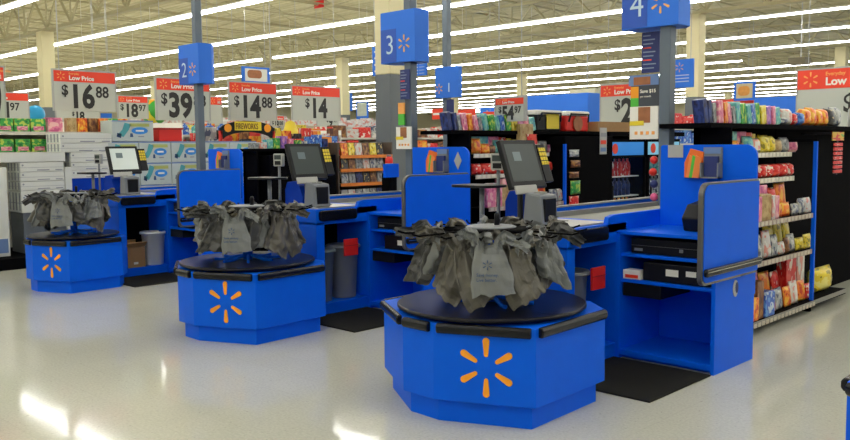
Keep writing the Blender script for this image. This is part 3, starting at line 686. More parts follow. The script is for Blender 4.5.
    row(yo+7.06, xo+.19, 1.555, [(b_, 'orange', .15, .18, .12), (b_, 'orange', .12, .12, .1), (b_, 'brown', .1, .1, .1), (b_, 'aqua', .14, .16, .1), (b_, 'white', .16, .14, .1), (b_, 'yellow', .16, .17, .1), (b_, 'yellow', .14, .16, .1), (b_, 'tan', .14, .13, .1), (b_, 'grey', .16, .15, .1), (b_, 'pink', .16, .12, .12)], 'the upper shelf of the %s rack' % w, 'sweets on the upper shelf', gap=-.015, ws=1.25)
    row(yo+7.12, xo+.10, 1.555, [(B_, 'aqua', .12, .2), (B_, 'aqua', .1, .2), (B_, 'pink', .14, .2), (B_, 'red', .1, .19), (B_, 'yellow', .06, .18)], 'the back of the upper shelf in %s' % w, 'sweets at the back of the upper shelf', ws=1.3)
    row(yo+7.06, xo+.20, 1.32, [(b_, 'red', .17, .13, .14)]*9, 'the second shelf of the %s rack' % w, 'red sweets on the second shelf', gap=0)
    row(yo+7.07, xo+.38, .965, [(B_, 'pink', .1, .24), (B_, 'pink', .07, .22), (B_, 'tan', .15, .235), (B_, 'white', .06, .22), (B_, 'pink', .08, .21), (b_, 'orange', .14, .12), (b_, 'orange', .14, .13), (b_, 'silver', .14, .11), (b_, 'silver', .12, .15), (b_, 'white', .12, .15)], 'the third shelf of the %s rack' % w, 'packs on the third shelf', ws=1.35)
    row(yo+7.3, xo+.24, .965, [(b_, 'white', .16, .26), (B_, 'pink', .24, .3), (b_, 'brown', .16, .2), (b_, 'red', .14, .26), (b_, 'orange', .2, .3)], 'the back of the third shelf in %s' % w, 'packs at the back of the third shelf', ws=1.2)
    row(yo+7.07, xo+.38, .615, [(B_, 'red', .1, .2), (b_, 'red', .13, .13), (b_, 'silver', .13, .22), (b_, 'white', .16, .25), (b_, 'silver', .12, .2), (b_, 'white', .12, .12), (b_, 'brown', .1, .15), (b_, 'silver', .14, .17), (b_, 'yellow', .16, .12), (b_, 'yellow', .18, .14)], 'the fourth shelf of the %s rack' % w, 'packs on the fourth shelf', ws=1.15)
    row(yo+7.9, xo+.24, .615, [(b_, 'yellow', .2, .28), (b_, 'yellow', .2, .29), (b_, 'yellow', .18, .26)], 'the back of the fourth shelf in %s' % w, 'yellow bags at the back of the fourth shelf')
    row(yo+7.07, xo+.41, .115, [(B_, 'orange', .12, .2), (B_, 'brown', .1, .33), (B_, 'blue', .16, .22, .16), (b_, 'red', .14, .2), (b_, 'silver', .16, .2), (b_, 'orange', .14, .19), (b_, 'white', .14, .22), (b_, 'orange', .16, .2), (b_, 'red', .12, .15)], 'the bottom deck of the %s rack' % w, 'packs on the bottom deck', ws=1.22)
    row(yo+7.15, xo+.24, .115, [(b_, 'green', .18, .38), (b_, 'red', .2, .36), (b_, 'pink', .2, .34), (b_, 'orange', .22, .32), (b_, 'red', .2, .3), (B_, 'red', .22, .4, .1), (B_, 'white', .16, .42)], 'the back of the bottom deck in %s' % w, 'packs at the back of the bottom deck', ws=1.12)
    pack('bag', K['yellow'], (xo+.27, yo+9.08, .115), PI/2, (.56, .2, .25), 'large yellow bag with brown band at the far end of the bottom deck, %s' % w, None)
    return t
fixture(-2.60, 0, '4', y1=13.5)
fixture(-5.57, .10, '3', y1=9.6, yd=8.5)
fixture(-9.42, 0, '2', shelves=False, y1=8.2, ht=1.64)
row(6.95, -10.15, 1.64, [('box', c, w, h) for c, w, h in (('grey', .1, .08), ('white', .12, .09), ('aqua', .1, .13), ('green', .1, .15), ('purple', .1, .16), ('pink', .1, .14), ('green', .12, .12), ('silver', .1, .11), ('blue', .12, .17), ('blue', .12, .2), ('navy', .1, .14))], 'the top of the closed lane 2 rack', 'packs on top of the checkout racks', gap=.02)
# hanging strip of red sweets at the far right rack
q = thing('hanging_strip', 'hanging strip of small red and white sweet packets on the black rack side', 'clip strip', (-2.95, 9.55, 1.35), rz=0)
a = at(838, 132, 0, -2.95); c = at(832, 175, 0, -2.95); q.location = (-2.95, a.y, c.z)
hh = a.z-c.z
MB().box(-.01, .0, -.02, .02, 0, hh).build('strip', BLACK, q)
MB().box(0, .01, -.17, .15, hh*.8, hh*1.0).build('header_card', pack_mat((.75, .5, .05), (.7, .05, .05), (.2, .5, .1), 2.0), q)
for k in range(7): MB().box(.0, .015, -.12, .11, hh*(.04+k*.105), hh*(.115+k*.105)).build('sweet_packet', K['red'], q, bev=.003)
MB().box(-.35, -.012, -.02, .02, hh*.95, hh*1.0).build('arm', BLACK, q)
# ------------------------------------------------------------------ drinks coolers at the end of lane 3
def cooler(y0, y1, label, hcol, k):
    xf = -6.1; t = thing('drinks_cooler', label, 'cooler', (xf, y0, 0), group='drinks coolers'); w = y1-y0
    b = MB(); b.box(-.6, -.55, 0, w, 0, 1.72); b.box(-.6, 0, 0, .04, 0, 1.72); b.box(-.6, 0, w-.04, w, 0, 1.72); b.box(-.6, 0, 0, w, 0, .2); b.box(-.6, 0, 0, w, 1.68, 1.72)
    b.build('cabinet', BLACKM, t)
    MB().box(-.55, -.54, .04, w-.04, .2, 1.5).build('light_liner', mat('cooler_liner', (.5, .65, .7), .4, emit=(.45, .7, .85), es=.1), t)
    h = MB().box(-.3, .01, .04, w-.04, 1.5, 1.68).build('lit_header', mat('cooler_header_%d' % k, hcol, .4, emit=hcol, es=.22), t)
    MB().prism([(.17+.07*math.cos(a*PI/8), 1.59+.07*math.sin(a*PI/8)) for a in range(16)], .01, .014, 0).build('red_roundel', RED, h)
    for z in (.38, .66, .93, 1.2):
        MB().box(-.54, -.06, .05, w-.05, z, z+.015).build('shelf', WHITE, t)
        n = int((w-.14)/.105)
        for r_ in range(n):
            cc = ('red', 'navy', 'orange') if k == 0 else ('aqua', 'silver', 'green')
            pack('bottle', K[cc[(0 if z > 1 or z < .5 else 1 if z > .8 else 2)]], (xf-.14, y0+.1+r_*.105, z+.016), random.random()*6, (.085, .085, .235), '%s drink bottle, %s cooler, %s shelf, %s bottle along' % (CD.get(cc[0 if z > 1 or z < .5 else 1 if z > .8 else 2], cc[0 if z > 1 or z < .5 else 1 if z > .8 else 2]), 'blue-topped' if k == 0 else 'pale-lit', 'top' if z > 1 else 'second' if z > .8 else 'third' if z > .5 else 'lowest', ordn[r_]), 'bottles in the coolers', 'drink_bottle')
    b = MB(); b.box(-.0, .03, .0, .04, .2, 1.5); b.box(0, .03, w-.04, w, .2, 1.5); b.box(0, .03, 0, w, .2, .24); b.box(0, .03, 0, w, 1.47, 1.5); d = b.build('glass_door', BLACKM, t)
    gm = mat('door_glass', (.9, .95, 1), .02, trans=1); gm.node_tree.nodes['Principled BSDF'].inputs['IOR'].default_value = 1.1
    MB().box(.012, .016, .04, w-.04, .24, 1.47).build('pane', gm, d); MB().box(.03, .05, .06, .08, .6, 1.1).build('handle', BLACK, d)
cooler(9.76, 10.72, 'black drinks cooler with blue lit header and red roundel, full of red-capped bottles', (.02, .2, .6), 0)
cooler(10.77, 11.75, 'second drinks cooler with pale blue header, partly behind the grey lane 4 pole', (.2, .5, .7), 1)
# black rack body between the lane 3 shelves and the coolers is the rack's own back panel; goods on top
q = tag(MB().box(-.25, .3, 0, 1.5, 1.82, 1.95).build('cardboard_tray', CARD, loc=(-6.45, 9.6, 0)), 'long low brown cardboard tray on top of the lane 3 rack', 'tray')
struct_top = thing('cooler_canopy', 'long black canopy shelf over the drinks coolers', 'shelf', (-6.75, 9.81, 0)); MB().box(-.2, .64, 0, 2.1, 1.76, 1.82).build('canopy', BLACKM, struct_top); MB().box(-.2, -.15, 0, 2.1, 0, 1.76).build('back_panel', BLACKM, struct_top)
def notice(px, py, x, label, col=GREYL, w=.16, h=.34):
    p = at(px, py, 0, x); q = thing('price_notice', label, 'notice', (x, p.y, p.z)); MB().box(0, .006, -w/2, w/2, -h/2, h/2).build('sheet', col, q)
    for k in range(3): MB().box(.006, .008, -w*.4, w*.4, -h*.4+k*h*.28, -h*.25+k*h*.28).build('print_block', (CARTB, RED, CARTD)[k], q)
fb = thing('blank_cabinet', 'plain black side of the drinks rack beyond the lane 3 sweets', 'cabinet', (-6.0, 8.64, 0)); MB().box(-.30, 0, 0, 1.08, .0, 1.755).build('panel', BLACKM, fb, bev=.005)
notice(603, 141, -5.995, 'small printed price notice on the black panel beside the coolers')
for k, (zz, cc, ht_, nm) in enumerate(((1.50, 'silver', .09, 'silver'), (1.37, 'brown', .09, 'brown'), (1.24, 'brown', .08, 'dark brown'), (1.04, 'green', .17, 'green and white'), (.86, 'red', .16, 'red'), (.70, 'red', .14, 'lower red'))):
    pack('bag', K[cc], (-5.96, 8.78+.03*(k % 2), zz), PI/2, (.22, .06, ht_), '%s hanging packet on the black cabinet beyond the lane 3 rack' % nm, 'packets hung on the black cabinet')
# insulated coolers on the lane 3 rack
def chest(y, colr, label, h=.2, w=.52):
    q = thing('picnic_cooler', label, 'picnic cooler', (-6.40, y, 1.82), group='picnic coolers on the lane 3 rack')
    MB().prism(rrect(0, w, 0, h, (.03, .03, .02, .02)), -.16, .16, 0).build('cooler_body', colr, q, bev=.02)
    MB().prism(rrect(-.01, w+.01, h, h+.06, (.0, .0, .03, .03)), -.17, .17, 0).build('cooler_lid', WHITE, q, bev=.01)
    MB().tube([(.18, .04, h*.6), (.2, .06, h*1.1), (.2, w-.06, h*1.1), (.18, w-.04, h*.6)], .012, 6).build('carry_handle', BLACK, q)
    return q
c1_ = chest(8.38, BLACK, 'black picnic cooler with white lid and yellow label on the lane 3 rack'); MB().box(.165, .172, .2, .46, .03, .22).build('yellow_label', YEL, c1_)
c2_ = chest(9.0, REDP, 'red picnic cooler with white lid on the lane 3 rack'); MB().lathe([(.1, 0), (.1, .01)], 20).build('round_picture', BROWN, c2_, loc=(.17, .25, .1)).rotation_euler = (0, PI/2, 0)
p_ = at(533, 137, 0, -6.1); q = thing('red_tag', 'red hanging price card under the top of the lane 3 rack', 'price card', (-6.1, p_.y, 1.52)); MB().obox((0, 0, .12), (.004, 0, 0), (0, .09, .0), (0, -.03, .14)).build('card', K['red'], q)
p_ = at(516, 121, 0, -6.1); pack('box', K['tan'], (-6.14, 8.02, 1.64), PI/2, (.25, .06, .26), 'orange-brown sweets box hung over the front of the lane 3 rack top', None)
# ------------------------------------------------------------------ price signs
def price_sign(px0, py0, px1, py1, ax, val, price, cents, where, cat='price sign', full=True, back=False, asp=None, pole=True):
    a = at(px0, py0, ax, val); c = at(px1, py1, ax, val)
    w = (c.y-a.y) if ax == 0 else (c.x-a.x); h = a.z-c.z
    q = thing('price_sign', 'white price sign with red header reading %s, %s' % (('$%s%s' % (price, ('.'+cents) if cents else '')) if price else 'Low Price', where), cat, (val if ax == 0 else a.x, a.y if ax == 0 else val, c.z), rz=PI/2 if ax == 0 else 0, group='hanging price signs')
    MB().box(0, w, -.0, .03, 0, h).build('board', SIGNW, q, bev=.003)
    hd = h*.27; hz = h-hd
    MB().box(0, w, -.006, 0, hz, h).build('red_header', RED, q)
    b = MB(); b.box(-.02, w+.02, -.01, .04, h, h+.025); b.box(-.02, 0, -.01, .04, 0, h); b.box(w, w+.02, -.01, .04, 0, h); b.build('frame', GREYL, q)
    spark(q, (h*.18, -.008, hz+hd*.5), 'y', hd*.40, ORL, k0=.4)
    text('Everyday', hd*.27, ORL, q, (h*.38, -.008, hz+hd*.67), 'y', .01)
    text('Low Price', hd*.56, WHITE, q, (h*.38, -.008, hz+hd*.18), 'y', .03, min(1.05, (w-h*.42)/(hd*.56*4.55)))
    if price:
        dsz = h*.80; ext = lambda o: max(v_.co.x for v_ in o.data.vertices)
        n_ = text(price, dsz, INK, q, (0, -.004, h*.10), 'y', .036); dw = ext(n_)
        cw = 0; c_ = None
        if cents: c_ = text(cents, h*.40, INK, q, (0, -.004, h*.36), 'y', .02); cw = ext(c_)*.88
        d_ = text('$', h*.36, INK, q, (0, -.004, h*.40), 'y', .025); sw = ext(d_)*.9
        sx = min(.82, (w*.90-cw-sw-h*.06)/dw); tot = sw+dw*sx+cw+h*.05; x = max(w*.04, (w-tot)/2)
        if len(price) == 1: x = w*(.20 if price == '2' else .44)
        d_.scale.x = .9; n_.scale.x = sx
        d_.location.x = x; x += sw+h*.02; n_.location.x = x; x += dw*sx+h*.03
        if c_: c_.scale.x = .88; c_.location.x = x
    b = MB()
    for xx in (w*.1, w*.9): b.tube([(xx, .01, h), (xx, .01, 6.2-c.z)], .006, 4)
    b.build('hanging_wires', GREYL, q)
    return q
price_sign(53, 70, 116, 112, 0, -13.6, '16', '88', 'over the white cartons')
price_sign(-24, 66, 5.5, 118, 0, -13.8, '19', '', 'cut off at the picture edge')
price_sign(-22, 92, 29, 120, 0, -18.5, '11', '97', 'low over the green packs')
price_sign(118, 96, 148, 119, 0, -21, '18', '97', 'small, over the blue-and-white packs')
price_sign(56, 106, 100, 122, 0, -21, '18', '', 'peeping out below the $16.88 sign')
price_sign(156, 78, 210, 121, 0, -13.9, '39', '88', 'beside the number 2 sign')
price_sign(229, 82, 276.5, 121, 0, -15.5, '14', '88', 'over the fireworks display')
price_sign(292, 86, 340, 121, 0, -16.5, '14', '', 'between the fireworks and the magazines')
price_sign(496, 99, 524, 121, 1, 7.75, '54', '97', 'over the picnic coolers')
price_sign(601, 86, 672, 125, 1, 13.5, '2', '50', 'beside the lane 4 pole')
price_sign(798, 71, 905, 140, 1, 15, '8', '', 'large, over the orange snack bags')
price_sign(208, 97, 222, 125, 0, -19, '', '', 'half hidden behind the lane 2 pole')
price_sign(271, 116, 284, 130, 0, -21, '18', '88', 'small, beside the fireworks arch')
price_sign(317, 112, 338, 128, 0, -24, '9', '97', 'small, right of the $14 sign')
for (px, py, pw, ph, xx, lb) in ((432, 109, 12, 10, -14, 'behind the lane 1 sign pole'), (458, 110, 17, 9, -14, 'over the bright packs of lane 3'), (483, 112, 14, 9, -13.5, 'left of the $54.97 sign')):
    a = at(px, py, 1, 17); c = at(px+pw, py+ph, 1, 17)
    q = thing('header_card', 'small red header card %s' % lb, 'price sign', (a.x, 17, c.z), group='small red header cards'); MB().box(0, c.x-a.x, 0, .02, 0, a.z-c.z).build('card', RED, q); MB().box(.03, (c.x-a.x)*.8, -.004, 0, (a.z-c.z)*.4, (a.z-c.z)*.6).build('print', WHITE, q)
    MB().tube([((c.x-a.x)/2, .01, a.z-c.z), ((c.x-a.x)/2, .01, 5.6-c.z)], .005, 4).build('hanging_wire', GREYL, q)
# ------------------------------------------------------------------ blue hanging signs and pictures
def blue_sign(name, label, px0, py0, px1, py1, ax, val, deco, m=SIGNB):
    a = at(px0, py0, ax, val); c = at(px1, py1, ax, val); w = (c.y-a.y) if ax == 0 else (c.x-a.x); h = a.z-c.z
    q = thing(name, label, 'sign', (val if ax == 0 else a.x, a.y if ax == 0 else val, c.z), rz=PI/2 if ax == 0 else 0)
    MB().box(0, w, 0, .05, 0, h).build('board', m, q, bev=.004); deco(q, w, h)
    b = MB()
    for xx in (w*.15, w*.85): b.tube([(xx, .02, h), (xx, .02, 6.2-c.z)], .008, 4)
    b.build('hanging_wires', GREYL, q); return q
def d_dir(q, w, h):
    for k in range(4):
        z = h*(.82-k*.22); MB().lathe([(h*.035, 0), (h*.035, .004)], 12).build('arrow_dot', WHITE, q, loc=(w*.22, -.001, z)).rotation_euler = (PI/2, 0, 0)
        MB().box(w*.38, w*.85, -.004, 0, z-h*.02, z+h*.02).build('print_line', mat('pale_sign_print', (.4, .5, .75), .5), q)
def d_pic(q, w, h):
    MB().box(w*.1, w*.9, -.006, 0, h*.12, h*.88).build('picture', CARTON, q); MB().prism(rrect(w*.18, w*.7, h*.3, h*.8, (h*.2,)*4), -.01, -.006, 1).build('picture_subject', BROWN, q)
def d_burger(q, w, h):
    MB().box(w*.12, w*.88, -.006, 0, h*.12, h*.88).build('picture', mat('tan_picture', (.6, .5, .28), .5), q); MB().prism(rrect(w*.2, w*.75, h*.25, h*.75, (h*.2,)*4), -.01, -.006, 1).build('picture_subject', mat('orange_brown', (.7, .3, .05), .5, nz=.3, ns=8), q)
def d_spk(q, w, h):
    spark(q, (w*.33, -.004, h*.72), 'y', h*.17, mat('dull_emblem', (.6, .35, .3), .5))
    for k in range(3): MB().box(w*.12, w*.8, -.004, 0, h*(.42-k*.11), h*(.455-k*.11)).build('print_line', mat('pale_sign_print', (.4, .5, .75), .5), q)
def d_face(q, w, h):
    MB().box(w*.1, w*.9, -.006, 0, h*.3, h*.95).build('picture', mat('pale_photo', (.5, .55, .5), .5, nz=.3, ns=6), q)
def d_none(q, w, h): pass
blue_sign('direction_sign', 'blue direction sign with four dots and lines, left of the lane 3 sign', 372, 47, 386, 75, 1, 14, d_dir)
blue_sign('direction_sign', 'second blue direction sign peeping out right of the lane 3 sign', 415, 62, 426, 75, 1, 14, d_dir)
blue_sign('department_sign', 'blue sign with faint starburst between the lane 4 pole and cream column', 673, 60, 693, 87, 1, 17, d_spk)
blue_sign('picture_sign', 'blue-framed hanging picture over the $14.88 sign', 242, 66, 270, 84, 0, -20, d_pic)
blue_sign('picture_sign', 'blue-framed hanging picture of golden-brown food over the far wall', 734, 82, 755, 100, 1, 30, d_burger)
blue_sign('department_sign', 'small plain blue hanging sign left of the face picture', 343, 94, 352, 111, 1, 26, d_none)
blue_sign('picture_sign', 'blue hanging sign with pale portrait photo', 356, 102, 368, 122, 1, 26, d_face)
blue_sign('department_sign', 'low blue sign right of the $16.88 sign', 94, 113, 112, 118, 0, -21.5, d_none)
q = blue_sign('star_ornament', 'small red hanging card high under the ceiling', 314, 1, 323, 7, 1, 20, d_none, m=REDP)
blue_sign('department_sign', 'red hanging panel behind the checkout racks', 716, 100, 753, 118, 1, 30.5, lambda q, w, h: MB().box(w*.1, w*.5, -.01, 0, 0, h*.55).build('orange_patch', YEL, q), m=RED)
# far lane 1 sign on its own pole
pv = at(447, 83, 1, 14.2); lx = pv.x
t1 = thing('lane_sign_pole', 'far grey pole with small blue number 1 sign above the bright packs', 'lane sign', (lx, 14.2, 0), group='lane sign poles')
a = at(438, 68, 1, 14.1); c = at(461.5, 97, 1, 14.1)
MB().box(-.07, .07, -.07, .07, 0, 5.65).build('pole', GREYM, t1); MB().box(a.x-lx, c.x-lx, -.2, -.08, c.z, a.z).build('sign_box', SIGNB, t1, bev=.005)
ww = c.x-a.x; hh = a.z-c.z
text('1', hh*.42, mat('sign_numeral', (.55, .72, .85), .5), t1, (a.x-lx+ww*.5, -.204, c.z+hh*.18), 'y'); spark(t1, (a.x-lx+ww*.18, -.204, c.z+hh*.3), 'y', hh*.16, mat('sign_emblem', (.85, .42, .12), .5))
MB().box(.09, .3, -.12, -.1, c.z-.5, c.z-.04).build('navy_board', NAVY, t1)
# ------------------------------------------------------------------ blue shop front far behind
q = thing('blue_kiosk', 'large blue box-shaped shop front with starburst behind the picnic coolers', 'kiosk', (0, 0, 0))
YK = 24; a = at(480, 100, 1, YK); c = at(519, 100, 1, YK); e = at(603, 122, 1, YK+.5); zt = at(560, 95, 1, YK).z
q.location = (a.x, YK, 0)
MB().box(0, c.x-a.x, 0, 4, 0, zt-.3).build('side_wing', SIGNB, q); MB().box(c.x-a.x, e.x-a.x, -.4, 4, 0, zt).build('main_front', SIGNB, q, bev=.02)
spark(q, (.35, -.01, zt-.75), 'y', .35, mat('dull_emblem', (.6, .35, .3), .5))
q = thing('vent_duct', 'pale metal duct box above the blue shop front', 'duct', (0, 0, 0)); a = at(569, 90, 1, 27.5); c = at(595, 97, 1, 27.5); q.location = (a.x, 27.5, c.z); MB().box(0, c.x-a.x, 0, 1, 0, a.z-c.z).build('duct_box', CREAM, q)
MB().tube([(.5,.5,a.z-c.z),(.5,.5,6.0-c.z)],.02,6).build('hanger', GREYL, q)
q = thing('air_vent', 'dark rectangular air vent hanging under the roof above the picture sign', 'vent', (0, 0, 0)); a = at(788, 58, 1, 27); c = at(805, 63.5, 1, 27); q.location = (a.x, 27, c.z); MB().box(0, c.x-a.x, 0, .5, 0, a.z-c.z).build('vent_box', mat('vent_brown', (.14, .12, .07), .6), q)
MB().tube([(.3,.25,a.z-c.z),(.3,.25,6.2-c.z)],.02,6).build('hanger', GREYL, q)
# far blue wall band
struct(MB().box(-20, 20, 46, 46.3, 0, 4.1).build('partition_wall', SIGNB))
struct(MB().box(-70, -38, 60, 60.3, 0, 3.4).build('partition_wall', WALLM))
# ------------------------------------------------------------------ merchandise wall on the left, its face at x = -12.6
XW = -12.6
def gondola(label, x, y0, y1, h, depth, zs, col, strip=STRIP, face=1):
    t = thing('shelf_gondola', label, 'shelf unit', (x, y0, 0), group='shop shelving')
    MB().box(-depth-.05, -depth, 0, y1-y0, 0, h).build('back_panel', col, t)
    MB().box(-depth, 0, 0, y1-y0, 0, .14).build('base_deck', BLACKM, t)
    MB().box(-depth, -.02, -.03, 0, 0, h).build('end_panel', col, t); MB().box(-depth, -.02, y1-y0, y1-y0+.03, 0, h).build('end_panel', col, t)
    for z in zs:
        s_ = MB().box(-depth, 0, 0, y1-y0, z-.03, z).build('shelf', col, t); MB().box(0, .01, 0, y1-y0, z-.045, z+.005).build('price_strip', strip, s_)
    return t
def yat(px, x=XW, py=150): return at(px, py, 0, x).y
def zat(py, px, x=XW): return at(px, py, 0, x).z
gondola('long white shelving unit with green packs at the left edge of the view', -13.2, 3.2, 7.6, 2.1, .6, (1.0, 1.62, 1.925), WHITE)
tag(MB().box(-.44, .55, 0, 2.6, 0, .16).build('black_platform', BLACKM, loc=(-12.75, 3.3, 0), bev=.01), 'low black platform under the white cartons at the left edge', 'platform')
# green packs, two rows
for (z, n0, nm) in ((1.62, 0, 'lower'), (1.925, 0, 'upper')):
    for k in range(5):
        o = pack('box', K['green'], (-13.35, 4.25+k*.24, z+.001), PI/2, (.22, .2, .2), 'green pack with pink label on the %s white shelf, %s from the left edge' % (nm, ordn[k]), 'green packs on the white shelves', 'green_pack')
        MB().box(-.35, .35, -.53, -.5, .12, .42).build('pink_label', K['pink'], o)
for k, cc in enumerate(('pink', 'pink')): pack('box', K[cc], (-13.35, 5.47, 1.621+k*.305), PI/2, (.22, .2, .22), 'pink box on the %s white shelf beside the green packs' % ('lower', 'upper')[k], 'pink boxes')
for k, cc in enumerate(('tan', 'orange', 'brown', 'orange', 'green', 'orange')): pack('box', K[cc], (-13.3, 5.72+k*.17, 1.926), PI/2, (.15, .12, .22), '%s pack with yellow top in the row above the white cartons, %s along' % (CD.get(cc, cc), ordn[k]), 'packs above the white cartons')
# cartons
def carton(px0, py0, px1, py1, label, x=XW, depth=.45, m=CARTON, style='stripe', grp='white cartons on the left', name='white_carton'):
    a = at(px0, py0, 0, x); c = at(px1, py1, 0, x); w = c.y-a.y; h = a.z-c.z
    q = thing(name, label, 'carton', (x, a.y, c.z), group=grp)
    MB().box(-depth, 0, 0, w, 0, h).build('carton_body', m, q, bev=.006)
    if style == 'stripe':
        b = MB(); b.box(0, .003, w*.45, w*.75, h*.12, h*.2); b.box(0, .003, w*.8, w*.95, h*.12, h*.2); b.build('small_print', CARTD, q)
        MB().box(0, .003, w*.04, w*.09, h*.5, h*.7).build('round_mark', CARTD, q)
        b = MB()
        for k in range(3): b.box(-depth*.85+k*depth*.28, -depth*.7+k*depth*.28, -.003, 0, h*.1, h*.9)
        b.build('side_print', CARTD, q)
    elif style == 'tall':
        MB().box(0, .003, w*.1, w*.9, h*.04, h*.2).build('blue_print', CARTB, q); MB().box(0, .003, w*.3, w*.36, h*.3, h*.9).build('side_print', CARTD, q)
    elif style == 'vert':
        b = MB()
        for k in range(4): b.box(0, .003, w*(.15+k*.22), w*(.2+k*.22), h*.1, h*.9)
        b.build('side_print', CARTD, q)
    return q
def slope(py, px, x=XW): return py
CZ = at(40, 160, 0, XW)
carton(-14, 168, 11, 256, 'tall white carton with blue print standing on the black platform', -12.45, .5, style='tall')
ys0, ys1 = yat(19), yat(63)
def cartz(y0, y1, z0, z1, label, x=XW, depth=.5, m=CARTON, style='stripe'):
    q = thing('white_carton', label, 'carton', (x, y0, z0), group='white cartons on the left'); w = y1-y0; h = z1-z0
    MB().box(-depth, 0, 0, w, 0, h-.004).build('carton_body', m, q, bev=.006)
    if style == 'stripe':
        b = MB(); b.box(0, .003, w*.38, w*.66, h*.12, h*.22); b.box(0, .003, w*.8, w*.96, h*.12, h*.22); b.build('small_print', CARTD, q)
        MB().prism([(w*.06+.014*math.cos(a*PI/5), h*.68+.014*math.sin(a*PI/5)) for a in range(10)], 0, .003, 0).build('round_mark', CARTD, q)
        b = MB(); b.box(-depth, .002, -.0015, w, h*.42, h*.45); b.build('flap_line', CARTD, q)
    b = MB()
    for k in range(4): b.box(-depth*.9+k*depth*.24, -depth*.82+k*depth*.24, -.004, 0, h*.1, h*.9)
    b.build('side_print', CARTD, q)
    return q
zl = [zat(212, 40), zat(190, 40), zat(181, 40), zat(171.5, 40), zat(162, 40)]
for k in range(4): cartz(ys0, ys1, zl[k], zl[k+1], 'wide white carton in the stack at the left, %s from the bottom' % ordn[k])
tag(MB().box(-.5, -.02, ys0-ys0+.02, ys1-ys0, .161, zl[0]).build('display_plinth', COLG, loc=(XW, ys0, 0)), 'grey plinth under the stack of wide white cartons', 'plinth')
cartz(yat(0)-.1, yat(65), zl[4]+.002, zat(152.5, 40), 'long flat white carton lying across the top of the stack', style='none')
m0, m1 = yat(71), yat(109)
mz = [zat(178, 90), zat(170, 90), zat(162, 90), zat(152, 90), zat(143, 90), zat(133, 90)]
for k in range(5): cartz(m0-(.15 if k > 2 else 0), m1+(.06 if k > 3 else 0), mz[k], mz[k+1], 'white carton in the second stack behind the lane 2 monitor, %s from the bottom' % ordn[k], x=XW-.02)
cartz(yat(64), yat(71)-.005, .161, mz[0]+.18, 'narrow white carton standing upright between the two stacks', style='none')
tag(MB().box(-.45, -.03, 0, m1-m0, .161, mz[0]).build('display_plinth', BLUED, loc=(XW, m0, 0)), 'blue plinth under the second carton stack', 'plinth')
q = thing('blue_tote', 'bright blue plastic tote under the second stack of white cartons', 'tote', (XW+.02, m0-.02, .161))
MB().box(.0, .16, 0, m1-m0-.1, 0, .72).build('tote_body', SIGNB, q, bev=.01); MB().box(-.0, .18, -.01, m1-m0-.09, .72, .745).build('tote_rim', CARTB, q)
# blue and white appliance boxes
PMIX = mat('pale_green_print', (.42, .5, .36), .6)
def app_box(y0, y1, z0, z1, label, x=XW):
    q = thing('appliance_box', label, 'box', (x, y0, z0), group='blue and white appliance boxes'); w = y1-y0; h = z1-z0
    MB().box(-.4, 0, 0, w, 0, h-.004).build('carton_body', mat('pale_carton', (.5, .57, .55), .6, nz=.06), q, bev=.005)
    MB().box(0, .002, 0, w, h*.93, h*.985).build('blue_edge', CARTB, q)
    b = MB(); b.prism([(w*.66+w*.2*math.cos(a*PI/10), h*.5+h*.17*math.sin(a*PI/10)) for a in range(20)], 0, .004, 0); b.build('blue_oval', mat('oval_blue', (.03, .25, .7), .5), q)
    MB().box(.004, .006, w*.56, w*.76, h*.46, h*.54).build('oval_print', WHITE, q)
    b = MB(); b.prism([(w*.12, h*.3), (w*.26, h*.2), (w*.38, h*.5), (w*.46, h*.8), (w*.30, h*.88), (w*.24, h*.55)], 0, .003, 0); b.build('teal_swirl', mat('teal_print', (.08, .38, .42), .5), q)
    b = MB(); b.prism([(w*.1, h*.22), (w*.2, h*.15), (w*.22, h*.35), (w*.12, h*.4)], 0, .003, 0); b.prism([(w*.42, h*.2), (w*.5, h*.2), (w*.48, h*.38), (w*.43, h*.38)], 0, .003, 0); b.build('dark_picture', mat('navy_print', (.03, .08, .2), .5), q)
    MB().box(0, .003, w*.42, w*.9, h*.7, h*.85).build('pale_band', mat('yellow_green_print', (.45, .5, .15), .5), q)
    MB().box(0, .003, w*.62, w*.76, h*.2, h*.25).build('small_print', CARTD, q)
XA = -12.75
bw = yat(170, XA)-yat(138, XA)
za = [zat(p, 150, XA) for p in (206, 184.5, 162.5, 141.2, 120.5)]
ya = yat(105.5, XA)
n = 0
for r_ in range(4):
    for q_ in range(5 if r_ < 3 else 1):
        y0_ = ya+q_*bw+(0 if r_ < 3 else .12)
        app_box(y0_, y0_+(bw-.01 if r_ < 3 else yat(161, XA)-yat(113, XA)-.12), za[r_], za[r_+1], 'blue-and-white appliance box, %s from the left in the %s' % (ordn[q_], ('bottom row', 'second row up', 'third row up')[r_]) if r_ < 3 else 'wide blue-and-white appliance box alone on top of the others', XA); n += 1
tag(MB().box(-.42, -.02, 0, bw*5, .0, za[0]).build('display_plinth', BLUED, loc=(XA, ya, 0)), 'blue plinth under the blue-and-white appliance boxes', 'plinth')
